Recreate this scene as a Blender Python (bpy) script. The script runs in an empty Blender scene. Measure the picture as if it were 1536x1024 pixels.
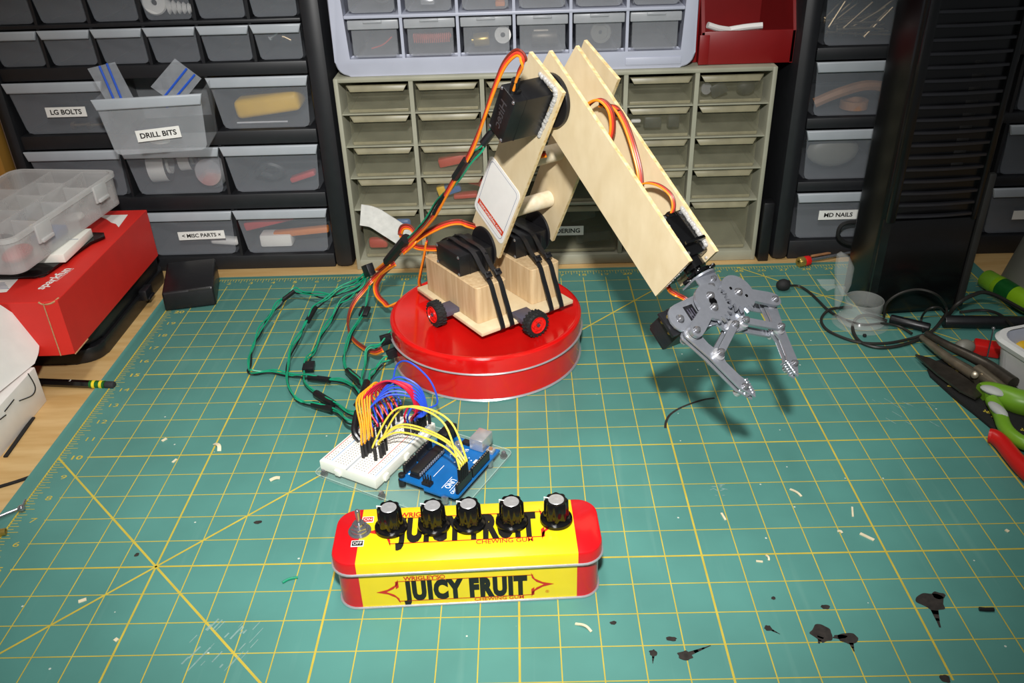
import bpy, bmesh, math, random
from mathutils import Vector, Matrix
random.seed(7)
S = 0.0254                      # everything below is written in inches and built in metres
PI = math.pi
SC = bpy.context.scene
COL = SC.collection
V = lambda *a: Vector(a)
X, Y, Z = V(1,0,0), V(0,1,0), V(0,0,1)
WORLD = {}                      # object name -> world origin in inches

# ------------------------------------------------------------------ materials
def lin(c):
    return c/12.92 if c <= 0.04045 else ((c+0.055)/1.055)**2.4
def rgb(h):
    return tuple(lin(int(h[i:i+2],16)/255) for i in (0,2,4)) + (1,)
def mat(name, col, rough=0.5, metal=0.0, spec=0.5, alpha=1.0, var=0.12, scale=3.0, bump=0.0, coat=0.0, trans=0.0, stretch=None, col2=None, detail=4):
    m = bpy.data.materials.new(name); m.use_nodes = True
    nt = m.node_tree; N = nt.nodes; L = nt.links
    b = N['Principled BSDF']
    tc = N.new('ShaderNodeTexCoord'); mp = N.new('ShaderNodeMapping'); no = N.new('ShaderNodeTexNoise')
    L.new(tc.outputs['Object'], mp.inputs['Vector']); L.new(mp.outputs[0], no.inputs['Vector'])
    st = stretch or (1,1,1)
    mp.inputs['Scale'].default_value = tuple(scale/S*s for s in st)
    no.inputs['Scale'].default_value = 1.0; no.inputs['Detail'].default_value = detail
    rp = N.new('ShaderNodeValToRGB'); L.new(no.outputs['Fac'], rp.inputs[0])
    c = rgb(col); d = rgb(col2) if col2 else None
    e = rp.color_ramp.elements
    e[0].position = 0.3; e[1].position = 0.7
    if d: e[0].color = c; e[1].color = d
    else:
        e[0].color = tuple(x*(1-var) for x in c[:3])+(1,); e[1].color = tuple(min(1,x*(1+var)) for x in c[:3])+(1,)
    L.new(rp.outputs[0], b.inputs['Base Color'])
    b.inputs['Roughness'].default_value = rough; b.inputs['Metallic'].default_value = metal
    b.inputs['Specular IOR Level'].default_value = spec; b.inputs['Alpha'].default_value = alpha
    b.inputs['Coat Weight'].default_value = coat; b.inputs['Coat Roughness'].default_value = 0.08
    b.inputs['Transmission Weight'].default_value = trans
    if bump:
        bp = N.new('ShaderNodeBump'); bp.inputs['Strength'].default_value = bump; bp.inputs['Distance'].default_value = 0.0006
        L.new(no.outputs['Fac'], bp.inputs['Height']); L.new(bp.outputs[0], b.inputs['Normal'])
    return m

# ------------------------------------------------------------------ mesh builder
def catmull(pts, n=6):
    pts = [Vector(p) for p in pts]
    if len(pts) < 3: return pts
    out = []
    P = [pts[0]*2-pts[1]] + pts + [pts[-1]*2-pts[-2]]
    for i in range(1, len(P)-2):
        p0,p1,p2,p3 = P[i-1],P[i],P[i+1],P[i+2]
        for k in range(n):
            t = k/n
            out.append(0.5*((2*p1)+(p2-p0)*t+(2*p0-5*p1+4*p2-p3)*t*t+(3*p1-p0-3*p2+p3)*t**3))
    out.append(pts[-1]); return out
def ortho(d):
    d = d.normalized(); a = Z if abs(d.z) < 0.9 else X
    u_ = a.cross(d).normalized(); return u_, d.cross(u_)
class MB:
    def __init__(s): s.bm = bmesh.new(); s.m = 0
    def _f(s, vs):
        try:
            f = s.bm.faces.new(vs); f.material_index = s.m; return f
        except ValueError: return None
    def box(s, c, size, axes=None, bevel=0.0, seg=2):
        c = Vector(c); ax = axes or (X,Y,Z); h = [x/2 for x in size]
        vs = []
        for i in (-1,1):
            for j in (-1,1):
                for k in (-1,1): vs.append(s.bm.verts.new(c+ax[0]*h[0]*i+ax[1]*h[1]*j+ax[2]*h[2]*k))
        idx = [(0,1,3,2),(4,6,7,5),(0,4,5,1),(2,3,7,6),(0,2,6,4),(1,5,7,3)]
        fs = [s._f([vs[q] for q in f]) for f in idx]
        if bevel:
            es = list({e for f in fs for e in f.edges})
            r = bmesh.ops.bevel(s.bm, geom=es, offset=bevel, segments=seg, profile=0.5, affect='EDGES', clamp_overlap=True)
            for f in r['faces']: f.material_index = s.m
        return s
    def bx(s, x0,x1,y0,y1,z0,z1, bevel=0.0):
        return s.box(((x0+x1)/2,(y0+y1)/2,(z0+z1)/2), (x1-x0,y1-y0,z1-z0), None, bevel)
    def prism(s, outline, o, ax, ay, az, h, bevel=0.0, seg=2, side=None, top=None, vert_bevel=0.0):
        o = Vector(o)
        a = [s.bm.verts.new(o+ax*p[0]+ay*p[1]) for p in outline]
        b = [s.bm.verts.new(o+ax*p[0]+ay*p[1]+az*h) for p in outline]
        n = len(a); m0 = s.m
        fs = [s._f(a[::-1]), s._f(b)]
        if top is not None:
            for f in fs: f.material_index = top
        for i in range(n):
            s.m = m0 if side is None else (side[i] if isinstance(side,(list,tuple)) else side)
            fs.append(s._f([a[i],a[(i+1)%n],b[(i+1)%n],b[i]]))
        s.m = m0
        if bevel:
            es = list({e for f in fs[:2] for e in f.edges})
            bmesh.ops.bevel(s.bm, geom=es, offset=bevel, segments=seg, profile=0.5, affect='EDGES', clamp_overlap=True)
        return s
    def poly(s, pts):
        return s._f([s.bm.verts.new(Vector(p)) for p in pts])
    def cyl(s, p0, p1, r0, r1=None, n=20, bevel=0):
        p0, p1 = Vector(p0), Vector(p1); r1 = r0 if r1 is None else r1
        u_, w_ = ortho(p1-p0)
        A = [s.bm.verts.new(p0+(u_*math.cos(2*PI*i/n)+w_*math.sin(2*PI*i/n))*r0) for i in range(n)]
        B = [s.bm.verts.new(p1+(u_*math.cos(2*PI*i/n)+w_*math.sin(2*PI*i/n))*r1) for i in range(n)]
        for i in range(n): s._f([A[i],A[(i+1)%n],B[(i+1)%n],B[i]])
        c = [s._f(A[::-1]), s._f(B)]
        if bevel:
            es = list({e for f in c for e in f.edges})
            bmesh.ops.bevel(s.bm, geom=es, offset=bevel, segments=2, profile=0.5, affect='EDGES', clamp_overlap=True)
        return s
    def lathe(s, prof, o, az=Z, n=48, mats=None, ax=None):
        o = Vector(o); u_, w_ = (ax, az.cross(ax)) if ax else ortho(az)
        rings = []
        for r, z in prof:
            if r < 1e-6: rings.append([s.bm.verts.new(o+az*z)])
            else: rings.append([s.bm.verts.new(o+az*z+(u_*math.cos(2*PI*i/n)+w_*math.sin(2*PI*i/n))*r) for i in range(n)])
        for k in range(len(rings)-1):
            a, b = rings[k], rings[k+1]
            if mats: s.m = mats[k]
            for i in range(n):
                j = (i+1)%n
                if len(a) == 1 and len(b) == 1: continue
                if len(a) == 1: s._f([a[0],b[j],b[i]])
                elif len(b) == 1: s._f([a[i],a[j],b[0]])
                else: s._f([a[i],a[j],b[j],b[i]])
        return s
    def tube(s, pts, r, n=8, smooth=6, caps=True, taper=None):
        P = catmull(pts, smooth) if smooth else [Vector(p) for p in pts]
        rings = []; u_ = None
        for i, p in enumerate(P):
            d = (P[min(i+1,len(P)-1)]-P[max(i-1,0)])
            if d.length < 1e-9: continue
            d.normalize()
            if u_ is None: u_, w_ = ortho(d)
            else:
                u_ = (u_-d*u_.dot(d))
                u_ = u_.normalized() if u_.length > 1e-6 else ortho(d)[0]
                w_ = d.cross(u_)
            rr = r if taper is None else r*(taper[0]+(taper[1]-taper[0])*i/(len(P)-1))
            rings.append([s.bm.verts.new(p+(u_*math.cos(2*PI*k/n)+w_*math.sin(2*PI*k/n))*rr) for k in range(n)])
        for a, b in zip(rings, rings[1:]):
            for k in range(n): s._f([a[k],a[(k+1)%n],b[(k+1)%n],b[k]])
        if caps: s._f(rings[0][::-1]); s._f(rings[-1])
        return s
    def strip(s, pts, w, t, side, smooth=0):
        """flat band of width w (along side) and thickness t following pts"""
        P = catmull(pts, smooth) if smooth else [Vector(p) for p in pts]
        rings = []
        for i, p in enumerate(P):
            d = (P[min(i+1,len(P)-1)]-P[max(i-1,0)]).normalized()
            sd = (side-d*side.dot(d)).normalized(); nn = d.cross(sd)
            rings.append([s.bm.verts.new(p+sd*w/2*a+nn*t/2*b) for a,b in ((-1,-1),(1,-1),(1,1),(-1,1))])
        for a, b in zip(rings, rings[1:]):
            for k in range(4): s._f([a[k],a[(k+1)%4],b[(k+1)%4],b[k]])
        s._f(rings[0][::-1]); s._f(rings[-1]); return s
    def ball(s, c, r, sc=(1,1,1), axes=None, n=16):
        ax = axes or (X,Y,Z); c = Vector(c); rings = []
        for i in range(1, n//2):
            t = PI*i/(n//2)
            rings.append([s.bm.verts.new(c+ax[0]*(math.sin(t)*math.cos(2*PI*k/n)*r*sc[0])+ax[1]*(math.sin(t)*math.sin(2*PI*k/n)*r*sc[1])+ax[2]*(math.cos(t)*r*sc[2])) for k in range(n)])
        t0 = s.bm.verts.new(c+ax[2]*r*sc[2]); t1 = s.bm.verts.new(c-ax[2]*r*sc[2])
        for k in range(n):
            s._f([t0,rings[0][k],rings[0][(k+1)%n]]); s._f([t1,rings[-1][(k+1)%n],rings[-1][k]])
        for a, b in zip(rings, rings[1:]):
            for k in range(n): s._f([a[k],b[k],b[(k+1)%n],a[(k+1)%n]])
        return s
    def text(s, txt, o, ax, ay, height, az=None, bold=0.0, xs=1.0, extrude=0.0, align='LEFT', width=None, spacing=1.0):
        vs, fs = text_mesh(txt, bold, spacing)
        if not vs: return s
        x0 = min(v[0] for v in vs); x1 = max(v[0] for v in vs); y0 = min(v[1] for v in vs); y1 = max(v[1] for v in vs)
        k = height/0.69; kx = k*xs
        if width: kx = width/(x1-x0)
        sh = {'LEFT':x0,'CENTER':(x0+x1)/2,'RIGHT':x1}[align]
        o = Vector(o)
        bv = [s.bm.verts.new(o+ax*((v[0]-sh)*kx)+ay*(v[1]*k)) for v in vs]
        for f in fs: s._f([bv[i] for i in f])
        return s
    def build(s, name, mats, parent=None, origin=None, smooth=35, tri=False):
        w = WORLD.get(parent.name, V(0,0,0)) if parent else V(0,0,0)
        o = Vector(origin) if origin is not None else (w.copy() if parent else s.center())
        me = bpy.data.meshes.new(name)
        bmesh.ops.recalc_face_normals(s.bm, faces=s.bm.faces[:])
        for v in s.bm.verts: v.co = (v.co-o)*S
        s.bm.to_mesh(me); s.bm.free()
        for m in (mats if isinstance(mats,(list,tuple)) else [mats]): me.materials.append(m)
        if smooth:
            me.polygons.foreach_set('use_smooth', [True]*len(me.polygons))
            me.set_sharp_from_angle(angle=math.radians(smooth))
        ob = bpy.data.objects.new(name, me); COL.objects.link(ob)
        if parent: ob.parent = parent
        ob.location = (o-w)*S
        WORLD[ob.name] = o
        return ob
    def center(s):
        vs = s.bm.verts
        lo = [min(v.co[i] for v in vs) for i in range(3)]; hi = [max(v.co[i] for v in vs) for i in range(3)]
        return V((lo[0]+hi[0])/2,(lo[1]+hi[1])/2,lo[2])
TXT = {}
def text_mesh(txt, bold=0.0, spacing=1.0):
    key = (txt,bold,spacing)
    if key in TXT: return TXT[key]
    cu = bpy.data.curves.new('lettering','FONT'); cu.body = txt; cu.offset = bold; cu.space_character = spacing; cu.resolution_u = 3
    ob = bpy.data.objects.new('lettering', cu); COL.objects.link(ob)
    dg = bpy.context.evaluated_depsgraph_get(); dg.update()
    me = ob.evaluated_get(dg).to_mesh()
    r = ([tuple(v.co) for v in me.vertices], [tuple(p.vertices) for p in me.polygons])
    ob.evaluated_get(dg).to_mesh_clear()
    bpy.data.objects.remove(ob); bpy.data.curves.remove(cu)
    TXT[key] = r; return r
def tag(o, label, cat, group=None):
    o['label'] = label; o['category'] = cat
    if group: o['group'] = group
    return o
def thing(name, label, cat, loc=(0,0,0), group=None):
    o = bpy.data.objects.new(name, None); COL.objects.link(o); o.empty_display_size = 0.01
    o.location = Vector(loc)*S; WORLD[o.name] = Vector(loc)
    return tag(o, label, cat, group)
def structure(name, mb, m):
    o = mb.build(name, m); o['kind'] = 'structure'; return o
def rrect(x0,x1,y0,y1,r,n=5, corners=(1,1,1,1)):
    out = []
    for (cx,cy,a0,on) in ((x1-r,y1-r,0,corners[0]),(x0+r,y1-r,90,corners[1]),(x0+r,y0+r,180,corners[2]),(x1-r,y0+r,270,corners[3])):
        if on:
            for k in range(n+1):
                t = math.radians(a0+90*k/n); out.append((cx+r*math.cos(t),cy+r*math.sin(t)))
        else:
            t = math.radians(a0+45); out.append((cx+r*(1 if math.cos(t)>0 else -1),cy+r*(1 if math.sin(t)>0 else -1)))
    return out
def copy_tree(o, parent=None):
    c = o.copy(); COL.objects.link(c); c.parent = parent
    WORLD[c.name] = WORLD.get(o.name, V(0,0,0)).copy()
    for ch in [q for q in bpy.data.objects if q.parent == o]: copy_tree(ch, c)
    return c

# ------------------------------------------------------------------ palette
M = {}
def D(k, *a, **kw): M[k] = mat(k, *a, **kw)
D('mat_green','538c83', 0.55, var=0.10, scale=0.35, spec=0.35)
D('mat_yellow','c4b142', 0.55, var=0.10, scale=1.5)
D('stain_dark','2b2622', 0.8, var=0.4, scale=8)
D('pale_mark','9fc0b8', 0.7, var=0.2, scale=8, alpha=0.55)
D('bench_wood','d9b77e', 0.5, scale=1.2, stretch=(0.35,2.4,2.4), col2='c79f62', bump=0.15)
D('ply_face','decca8', 0.55, scale=2.2, stretch=(1,1,0.5), col2='d2be97', bump=0.08)
D('ply_edge','f0dcae', 0.6, scale=6, col2='c9a569')
D('block_wood','d8bd94', 0.6, scale=5.0, stretch=(1.3,1.3,0.12), col2='c09f74', bump=0.1)
D('dowel_wood','e8dcc4', 0.55, scale=4, stretch=(1,1,1), col2='d9c8a6')
D('black_plastic','17171a', 0.38, var=0.2, scale=3)
D('black_satin','151517', 0.36, var=0.2, scale=5, bump=0.1)
D('black_rubber','161616', 0.75, var=0.2, scale=6)
D('black_gloss','0c0c0d', 0.12, var=0.2, scale=2, spec=0.5)
D('cabinet_black','1c1d20', 0.45, var=0.12, scale=2)
D('tower_black','0b0b0c', 0.25, var=0.12, scale=2)
D('slat_black','26262a', 0.22, var=0.1, scale=2)
D('tower_trim','2c2b29', 0.5, var=0.12, scale=2)
D('red_tin','d0110f', 0.16, var=0.05, scale=1.5, coat=0.5)
D('silver','c9c9cc', 0.25, metal=0.6, var=0.05, scale=4)
D('aluminium','a0a3ab', 0.27, metal=0.62, var=0.05, scale=6)
D('chrome','a2a2a6', 0.15, metal=0.8, var=0.03, scale=4)
D('brass','b59a4e', 0.3, metal=0.7, var=0.1, scale=4)
D('gum_yellow','e6cc18', 0.22, var=0.03, scale=2, coat=0.3)
D('gum_red','c8141b', 0.22, var=0.04, scale=2, coat=0.3)
D('print_red','c0281c', 0.4, var=0.03)
D('print_black','15120f', 0.45, var=0.1)
D('paper_white','efece6', 0.6, var=0.03, scale=2)
D('label_white','f0efe9', 0.5, var=0.02)
D('sticker_white','f4f2ee', 0.35, var=0.02)
D('line_blue','7f8aa5', 0.5)
D('banner_red','d9482a', 0.4, var=0.03)
D('hub_red','e0201a', 0.3, var=0.05)
D('lego_grey','4d4a58', 0.4, var=0.05)
D('glue_clear','c2c0bc', 0.2, var=0.08, alpha=0.6, bump=0.4, scale=8)
D('wire_orange','f28a1c', 0.4, var=0.05)
D('wire_red','d8402c', 0.4, var=0.05)
D('wire_brown','7a2f22', 0.4, var=0.05)
D('wire_green','0f9069', 0.4, var=0.08)
D('wire_black','141416', 0.4, var=0.1)
D('wire_yellow','ecd64e', 0.4, var=0.05)
D('jump_orange','f7a01b', 0.4, var=0.05)
D('jump_red','c4173a', 0.4, var=0.05)
D('jump_blue','2a52cf', 0.4, var=0.05)
D('cable_dark','23211d', 0.5, var=0.2)
D('acrylic','cfe0d8', 0.05, var=0.02, alpha=0.10, spec=0.6)
D('acrylic_edge','b9cfc6', 0.1, var=0.02, alpha=0.45, spec=0.6)
D('board_white','f1efe4', 0.4, var=0.02)
D('hole_dark','6e6a5e', 0.8)
D('rail_red','d4514a', 0.5)
D('rail_blue','6f9fd0', 0.5)
D('pcb_blue','0f62a6', 0.3, var=0.08, scale=3, coat=0.3)
D('silk_white','e9eef2', 0.5)
D('chip_black','1d1b1a', 0.45, var=0.15)
D('drawer_frost','b9bec6', 0.32, var=0.05, scale=1, alpha=0.17)
D('drawer_lip','bcc2c8', 0.35, var=0.05, scale=1, alpha=0.78)
D('drawer_frost_lit','cdd1d6', 0.3, var=0.06, scale=1, alpha=0.27)  # paler, denser copy of drawer_frost: light on the pulled drawer put into colour
D('drawer_grey','b0b3b8', 0.25, var=0.05, scale=1.5, alpha=0.28)
D('drawer_grey_lip','b9bcc0', 0.3, var=0.05, scale=1.5, alpha=0.62)
D('drawer_amber','a8a488', 0.25, var=0.35, scale=0.6, alpha=0.13)
D('drawer_amber_lip','a59e80', 0.35, var=0.3, scale=1.0, alpha=0.55)
D('emboss_grey','3c3c40', 0.3, var=0.1)
D('frame_beige','9c9b88', 0.5, var=0.10, scale=0.7)
D('frame_lilac','b3b7c6', 0.4, var=0.04, scale=0.8)
D('inside_shade','383630', 0.8, var=0.2, scale=1)
D('bin_red','800d0f', 0.4, var=0.06, scale=1)
D('red_card','d5271e', 0.5, var=0.04, scale=1.5)
D('card_edge','b58c63', 0.8, var=0.2, scale=10)
D('clear_box','d6d6d4', 0.22, var=0.05, scale=1, alpha=0.36)
D('clear_rim','dededc', 0.25, var=0.04, scale=1, alpha=0.6)
D('white_plastic','e9e9e6', 0.35, var=0.03, scale=1)
D('tub_grey','c4c8d4', 0.4, var=0.04, scale=1)
D('scissor_green','76a82a', 0.35, var=0.05, scale=1)
D('scissor_grey','b9bcb6', 0.5, var=0.05, scale=1)
D('steel_dark','5c564e', 0.4, metal=0.8, var=0.2, scale=3)
D('bronze_metal','857b69', 0.28, metal=0.6, var=0.25, scale=2)
D('grip_red','cf1a17', 0.35, var=0.06, scale=1)
D('cloth_black','141413', 0.85, var=0.25, scale=8, bump=0.3)
D('marker_green','8fc11e', 0.35, var=0.06, scale=1)
D('bucket_grey','7c7a70', 0.45, var=0.08, scale=1)
D('yellow_item','e8b91c', 0.5, var=0.08, scale=1)
D('red_item','c33a36', 0.5, var=0.1, scale=1)
D('coil_red','c8502f', 0.45, var=0.2, scale=6)
D('orange_item','dd7d22', 0.55, var=0.15, scale=1)
D('dark_item','25282b', 0.5, var=0.3, scale=3)
D('blue_item','2f66a8', 0.4, var=0.1, scale=1)
D('white_item','e6e4e0', 0.5, var=0.04, scale=1)
D('bag_clear','d5dae0', 0.12, var=0.1, scale=4, alpha=0.22)
D('bag_blue','2f62d6', 0.35, var=0.05, alpha=0.85)
D('foil','dedcd6', 0.3, var=0.12, scale=3, bump=0.5)
D('shaving','e3d6b4', 0.7, var=0.1)
D('wall_paint','4a4642', 0.9, var=0.06, scale=0.3)
D('wall_ply','caa38a', 0.8, var=0.1, scale=0.8, stretch=(1,1,0.2))
D('trim_yellow','a97c30', 0.6, var=0.15, scale=1.5, stretch=(2,2,0.2))
D('floor_grey','6b6762', 0.8, var=0.1, scale=0.4)
D('pencil_green','1f6a2c', 0.35, metal=0.3)
D('pencil_yellow','e6cf2a', 0.4)
D('eraser_black','262729', 0.8)
D('nail_steel','8d7d64', 0.35, metal=0.9, var=0.2)
D('tan_item','a0714c', 0.6, var=0.2, scale=1.5)
D('knob_black','0d0d0e', 0.14, var=0.1, spec=0.55, scale=2)
D('knob_disc','cfcfd0', 0.28, metal=0.6, var=0.08, scale=12)
D('clear_nozzle','d6d7d3', 0.15, var=0.05, scale=2, alpha=0.17)
# green mat: broad tone patches plus fine pale lint specks
def mat_detail():
    m = M['mat_green']; nt = m.node_tree; N = nt.nodes; L = nt.links; b = N['Principled BSDF']
    rp = [n for n in N if n.type == 'VALTORGB'][0]
    tc = [n for n in N if n.type == 'TEX_COORD'][0]
    vo = N.new('ShaderNodeTexVoronoi'); vo.inputs['Scale'].default_value = 1.15/S
    L.new(tc.outputs['Object'], vo.inputs['Vector'])
    lt = N.new('ShaderNodeMath'); lt.operation = 'LESS_THAN'; lt.inputs[1].default_value = 0.035
    L.new(vo.outputs['Distance'], lt.inputs[0])
    mx = N.new('ShaderNodeMix'); mx.data_type = 'RGBA'
    L.new(lt.outputs[0], mx.inputs['Factor']); L.new(rp.outputs[0], mx.inputs['A']); mx.inputs['B'].default_value = rgb('c9d2c4')
    # long scuffs running away from the viewer
    mp = N.new('ShaderNodeMapping'); mp.inputs['Scale'].default_value = (2.2/S,0.12/S,1)
    no = N.new('ShaderNodeTexNoise'); no.inputs['Scale'].default_value = 1; no.inputs['Detail'].default_value = 3
    L.new(tc.outputs['Object'], mp.inputs['Vector']); L.new(mp.outputs[0], no.inputs['Vector'])
    r2 = N.new('ShaderNodeValToRGB'); r2.color_ramp.elements[0].position = 0.62; r2.color_ramp.elements[1].position = 0.85
    r2.color_ramp.elements[0].color = (0,0,0,1); r2.color_ramp.elements[1].color = (0.35,0.35,0.35,1)
    L.new(no.outputs['Fac'], r2.inputs[0])
    m2 = N.new('ShaderNodeMix'); m2.data_type = 'RGBA'
    L.new(r2.outputs[0], m2.inputs['Factor']); L.new(mx.outputs['Result'], m2.inputs['A']); m2.inputs['B'].default_value = rgb('7fa99c')
    L.new(m2.outputs['Result'], b.inputs['Base Color'])
mat_detail()

# ------------------------------------------------------------------ the setting
BZ = -0.09                                             # bench surface; the mat's upper face is z = 0
structure('floor', MB().bx(-70,100,-90,40,-37,-36), M['floor_grey'])
structure('wall_back', MB().bx(-70,100,31.2,32.2,-36,64), M['wall_paint'])
structure('wall_left', MB().bx(-8.3,-7.4,12,31.2,BZ-1.6,64), M['wall_ply'])
structure('trim_1', MB().bx(-7.4,-7.0,23.55,24.4,BZ,30,0.04), M['trim_yellow'])

bench = thing('workbench', 'pale pine workbench top running under the green mat', 'workbench', (15,12,-36))
MB().bx(-7.35,60,-5,31.2,BZ-1.6,BZ,0.06).build('bench_top', M['bench_wood'], bench)
for lx in (-5,56):
    for ly in (-3,28): MB().bx(lx-1.7,lx+1.7,ly-1.7,ly+1.7,-36,BZ-1.6).build('leg', M['bench_wood'], bench)

cm = thing('cutting_mat', 'green self healing cutting mat with yellow inch grid covering the bench', 'cutting mat', (17.5,11,BZ))
MB().prism(rrect(-0.55,35.6,-1.2,23.3,0.3), (0,0,BZ), X, Y, Z, -BZ, bevel=0.02).build('mat_sheet', M['mat_green'], cm)
g = MB(); e = 0.004
def seg(mb, p, q, w, z=e):
    p, q = V(p[0],p[1],z), V(q[0],q[1],z); d = (q-p).normalized(); n = V(-d.y,d.x,0)*w/2
    mb.poly([p-n,q-n,q+n,p+n])
for i in range(0,36):
    w = 0.055 if i % 5 == 0 else 0.030
    seg(g, (i,0 if i%5 else 0.85), (i,22.35 if i else 23), w)
for j in range(0,24):
    w = 0.055 if j % 5 == 0 else 0.030
    seg(g, (0.95 if 0<j<23 else 0,j), (35,j), w, e+0.0005)
for p,q in (((0,10),(10,0)),((0,0),(23,23)),((25,23),(35,13))): seg(g,p,q,0.062,e+0.001)
g.build('grid_lines', M['mat_yellow'], cm, smooth=0)
g = MB()
for k in range(0,23*8+1):
    y = k/8; l = 0.27 if k%8==0 else (0.42 if k%4==0 else (0.32 if k%2==0 else 0.22))
    seg(g,(0,y),(l,y),0.022)
    seg(g,(35,y),(35-l,y),0.022)
for k in range(0,35*8+1):
    x = k/8; l = 0.2 if k%8==0 else (0.36 if k%4==0 else (0.28 if k%2==0 else 0.18))
    seg(g,(x,23),(x,23-l),0.022)
g.build('ruler_ticks', M['mat_yellow'], cm, smooth=0)
g = MB()
for j in range(1,23):
    g.text(str(j), (0.62,j-0.10,e), X, Y, 0.2, bold=0.02 if j%5==0 else 0, xs=1.5, align='CENTER')
for i in range(1,35):
    g.text(str(i), (i,22.52,e), X, Y, 0.2, bold=0.02 if i%5==0 else 0, xs=1.5, align='CENTER')
ob = g.build('ruler_numbers', M['mat_yellow'], cm, smooth=0); ob['kind'] = 'stuff'
def blot(c, pts, mname='stain_dark', name='stain', z=0.006):
    mb = MB(); mb.poly([V(p.x,p.y,z) for p in pts]); mb.build(name, M[mname], cm, smooth=0)
def blob(c, r, k=1.0, mname='stain_dark', seed=0, z=0.006, tail=None):
    rn = random.Random(seed); pts = []
    n = 14
    for i in range(n):
        a = 2*PI*i/n; rr = r*(0.8+0.35*rn.random()); pts.append(V(c.x+rr*math.cos(a)*k, c.y+rr*math.sin(a), z))
    pts = catmull(pts+pts[:1],3)[:-1]
    mb = MB(); mb.poly(pts)
    if tail:
        d = V(tail.x-c.x,tail.y-c.y,0); n_ = V(-d.y,d.x,0).normalized()
        for t0,t1,w in ((0,0.5,0.22),(0.35,0.75,0.14),(0.65,1.0,0.07)):
            a, b = V(c.x,c.y,z+.0004)+d*t0, V(c.x,c.y,z+.0004)+d*t1
            mb.poly([a-n_*w*r*2, b-n_*w*r, b+n_*w*r*1.2, a+n_*w*r*2.2])
    mb.build('stain', M[mname], cm, smooth=0)
blob(V(25.484,3.210,0.000), 0.30, 1.2, seed=1, tail=V(25.349,2.378,0.000)); blob(V(25.752,3.404,0.000), 0.13, 1.2, seed=2)
blob(V(22.415,2.285,0.000), 0.27, 1.0, seed=3, tail=V(22.251,1.964,0.000)); blob(V(23.038,2.106,0.000), 0.19, 1.3, seed=4, tail=V(23.016,1.708,0.000))
blob(V(22.827,2.152,0.000), 0.06, 3.0, seed=5); blob(V(22.768,3.104,0.000), 0.08, 1.4, seed=6); blob(V(21.155,2.460,0.000), 0.10, 1.0, seed=7, tail=V(21.399,2.268,0.000))
blob(V(18.979,1.685,0.000), 0.15, 1.2, seed=8, tail=V(19.642,1.966,0.000)); blob(V(18.226,1.781,0.000), 0.10, 1.0, seed=9, tail=V(18.167,1.472,0.000))
blob(V(18.725,2.190,0.000), 0.07, 2.0, seed=10); blob(V(4.284,5.474,0.000), 0.08, 0.8, seed=11); blob(V(7.386,6.714,0.000), 0.08, 1.5, seed=12); blob(V(24.837,0.891,0.000), 0.12, 1.0, seed=21)
blob(V(21.538,3.425,0.000), 0.06, 1.0, seed=13); blob(V(17.358,2.723,0.000), 0.06, 1.5, seed=14)
mk = MB()
mkp = catmull([V(19.910,10.877,0.000),V(19.984,11.215,0.000),V(20.184,11.632,0.000),V(20.587,12.012,0.000),V(21.098,12.315,0.000),V(21.525,12.502,0.000),V(21.886,12.570,0.000)],5)
for a,b in zip(mkp,mkp[1:]): seg(mk,(a.x,a.y),(b.x,b.y),0.085,0.0062)
mk.build('marker_stroke', M['stain_dark'], cm, smooth=0)
rn = random.Random(5); mk = MB()
for i in range(26):
    c = V(7.683,1.909,0.000); c = V(c.x+rn.uniform(-0.9,0.7), c.y+rn.uniform(-0.5,0.9), 0); l = rn.uniform(0.1,0.5)
    seg(mk,(c.x,c.y),(c.x+l*0.5,c.y+l),rn.uniform(0.015,0.05),0.0064+i*0.0001)
for i in range(14):
    c = V(28.135,11.200,0.000); c = V(c.x+rn.uniform(-1.0,0.8), c.y+rn.uniform(-0.5,1.2), 0); l = rn.uniform(0.1,0.4)
    seg(mk,(c.x,c.y),(c.x+l*0.6,c.y-l),rn.uniform(0.01,0.03),0.0064+i*0.0001)
for i in range(10):
    c = V(20.978,7.692,0.000); c = V(c.x+rn.uniform(-0.22,0.22), c.y+rn.uniform(-0.25,0.25), 0); l = rn.uniform(0.05,0.2)
    seg(mk,(c.x,c.y),(c.x+l,c.y+l*rn.uniform(-1,1)),rn.uniform(0.015,0.04),0.0064+i*0.0001)
ob = mk.build('scuff_marks', M['pale_mark'], cm, smooth=0); ob['kind'] = 'stuff'

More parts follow.
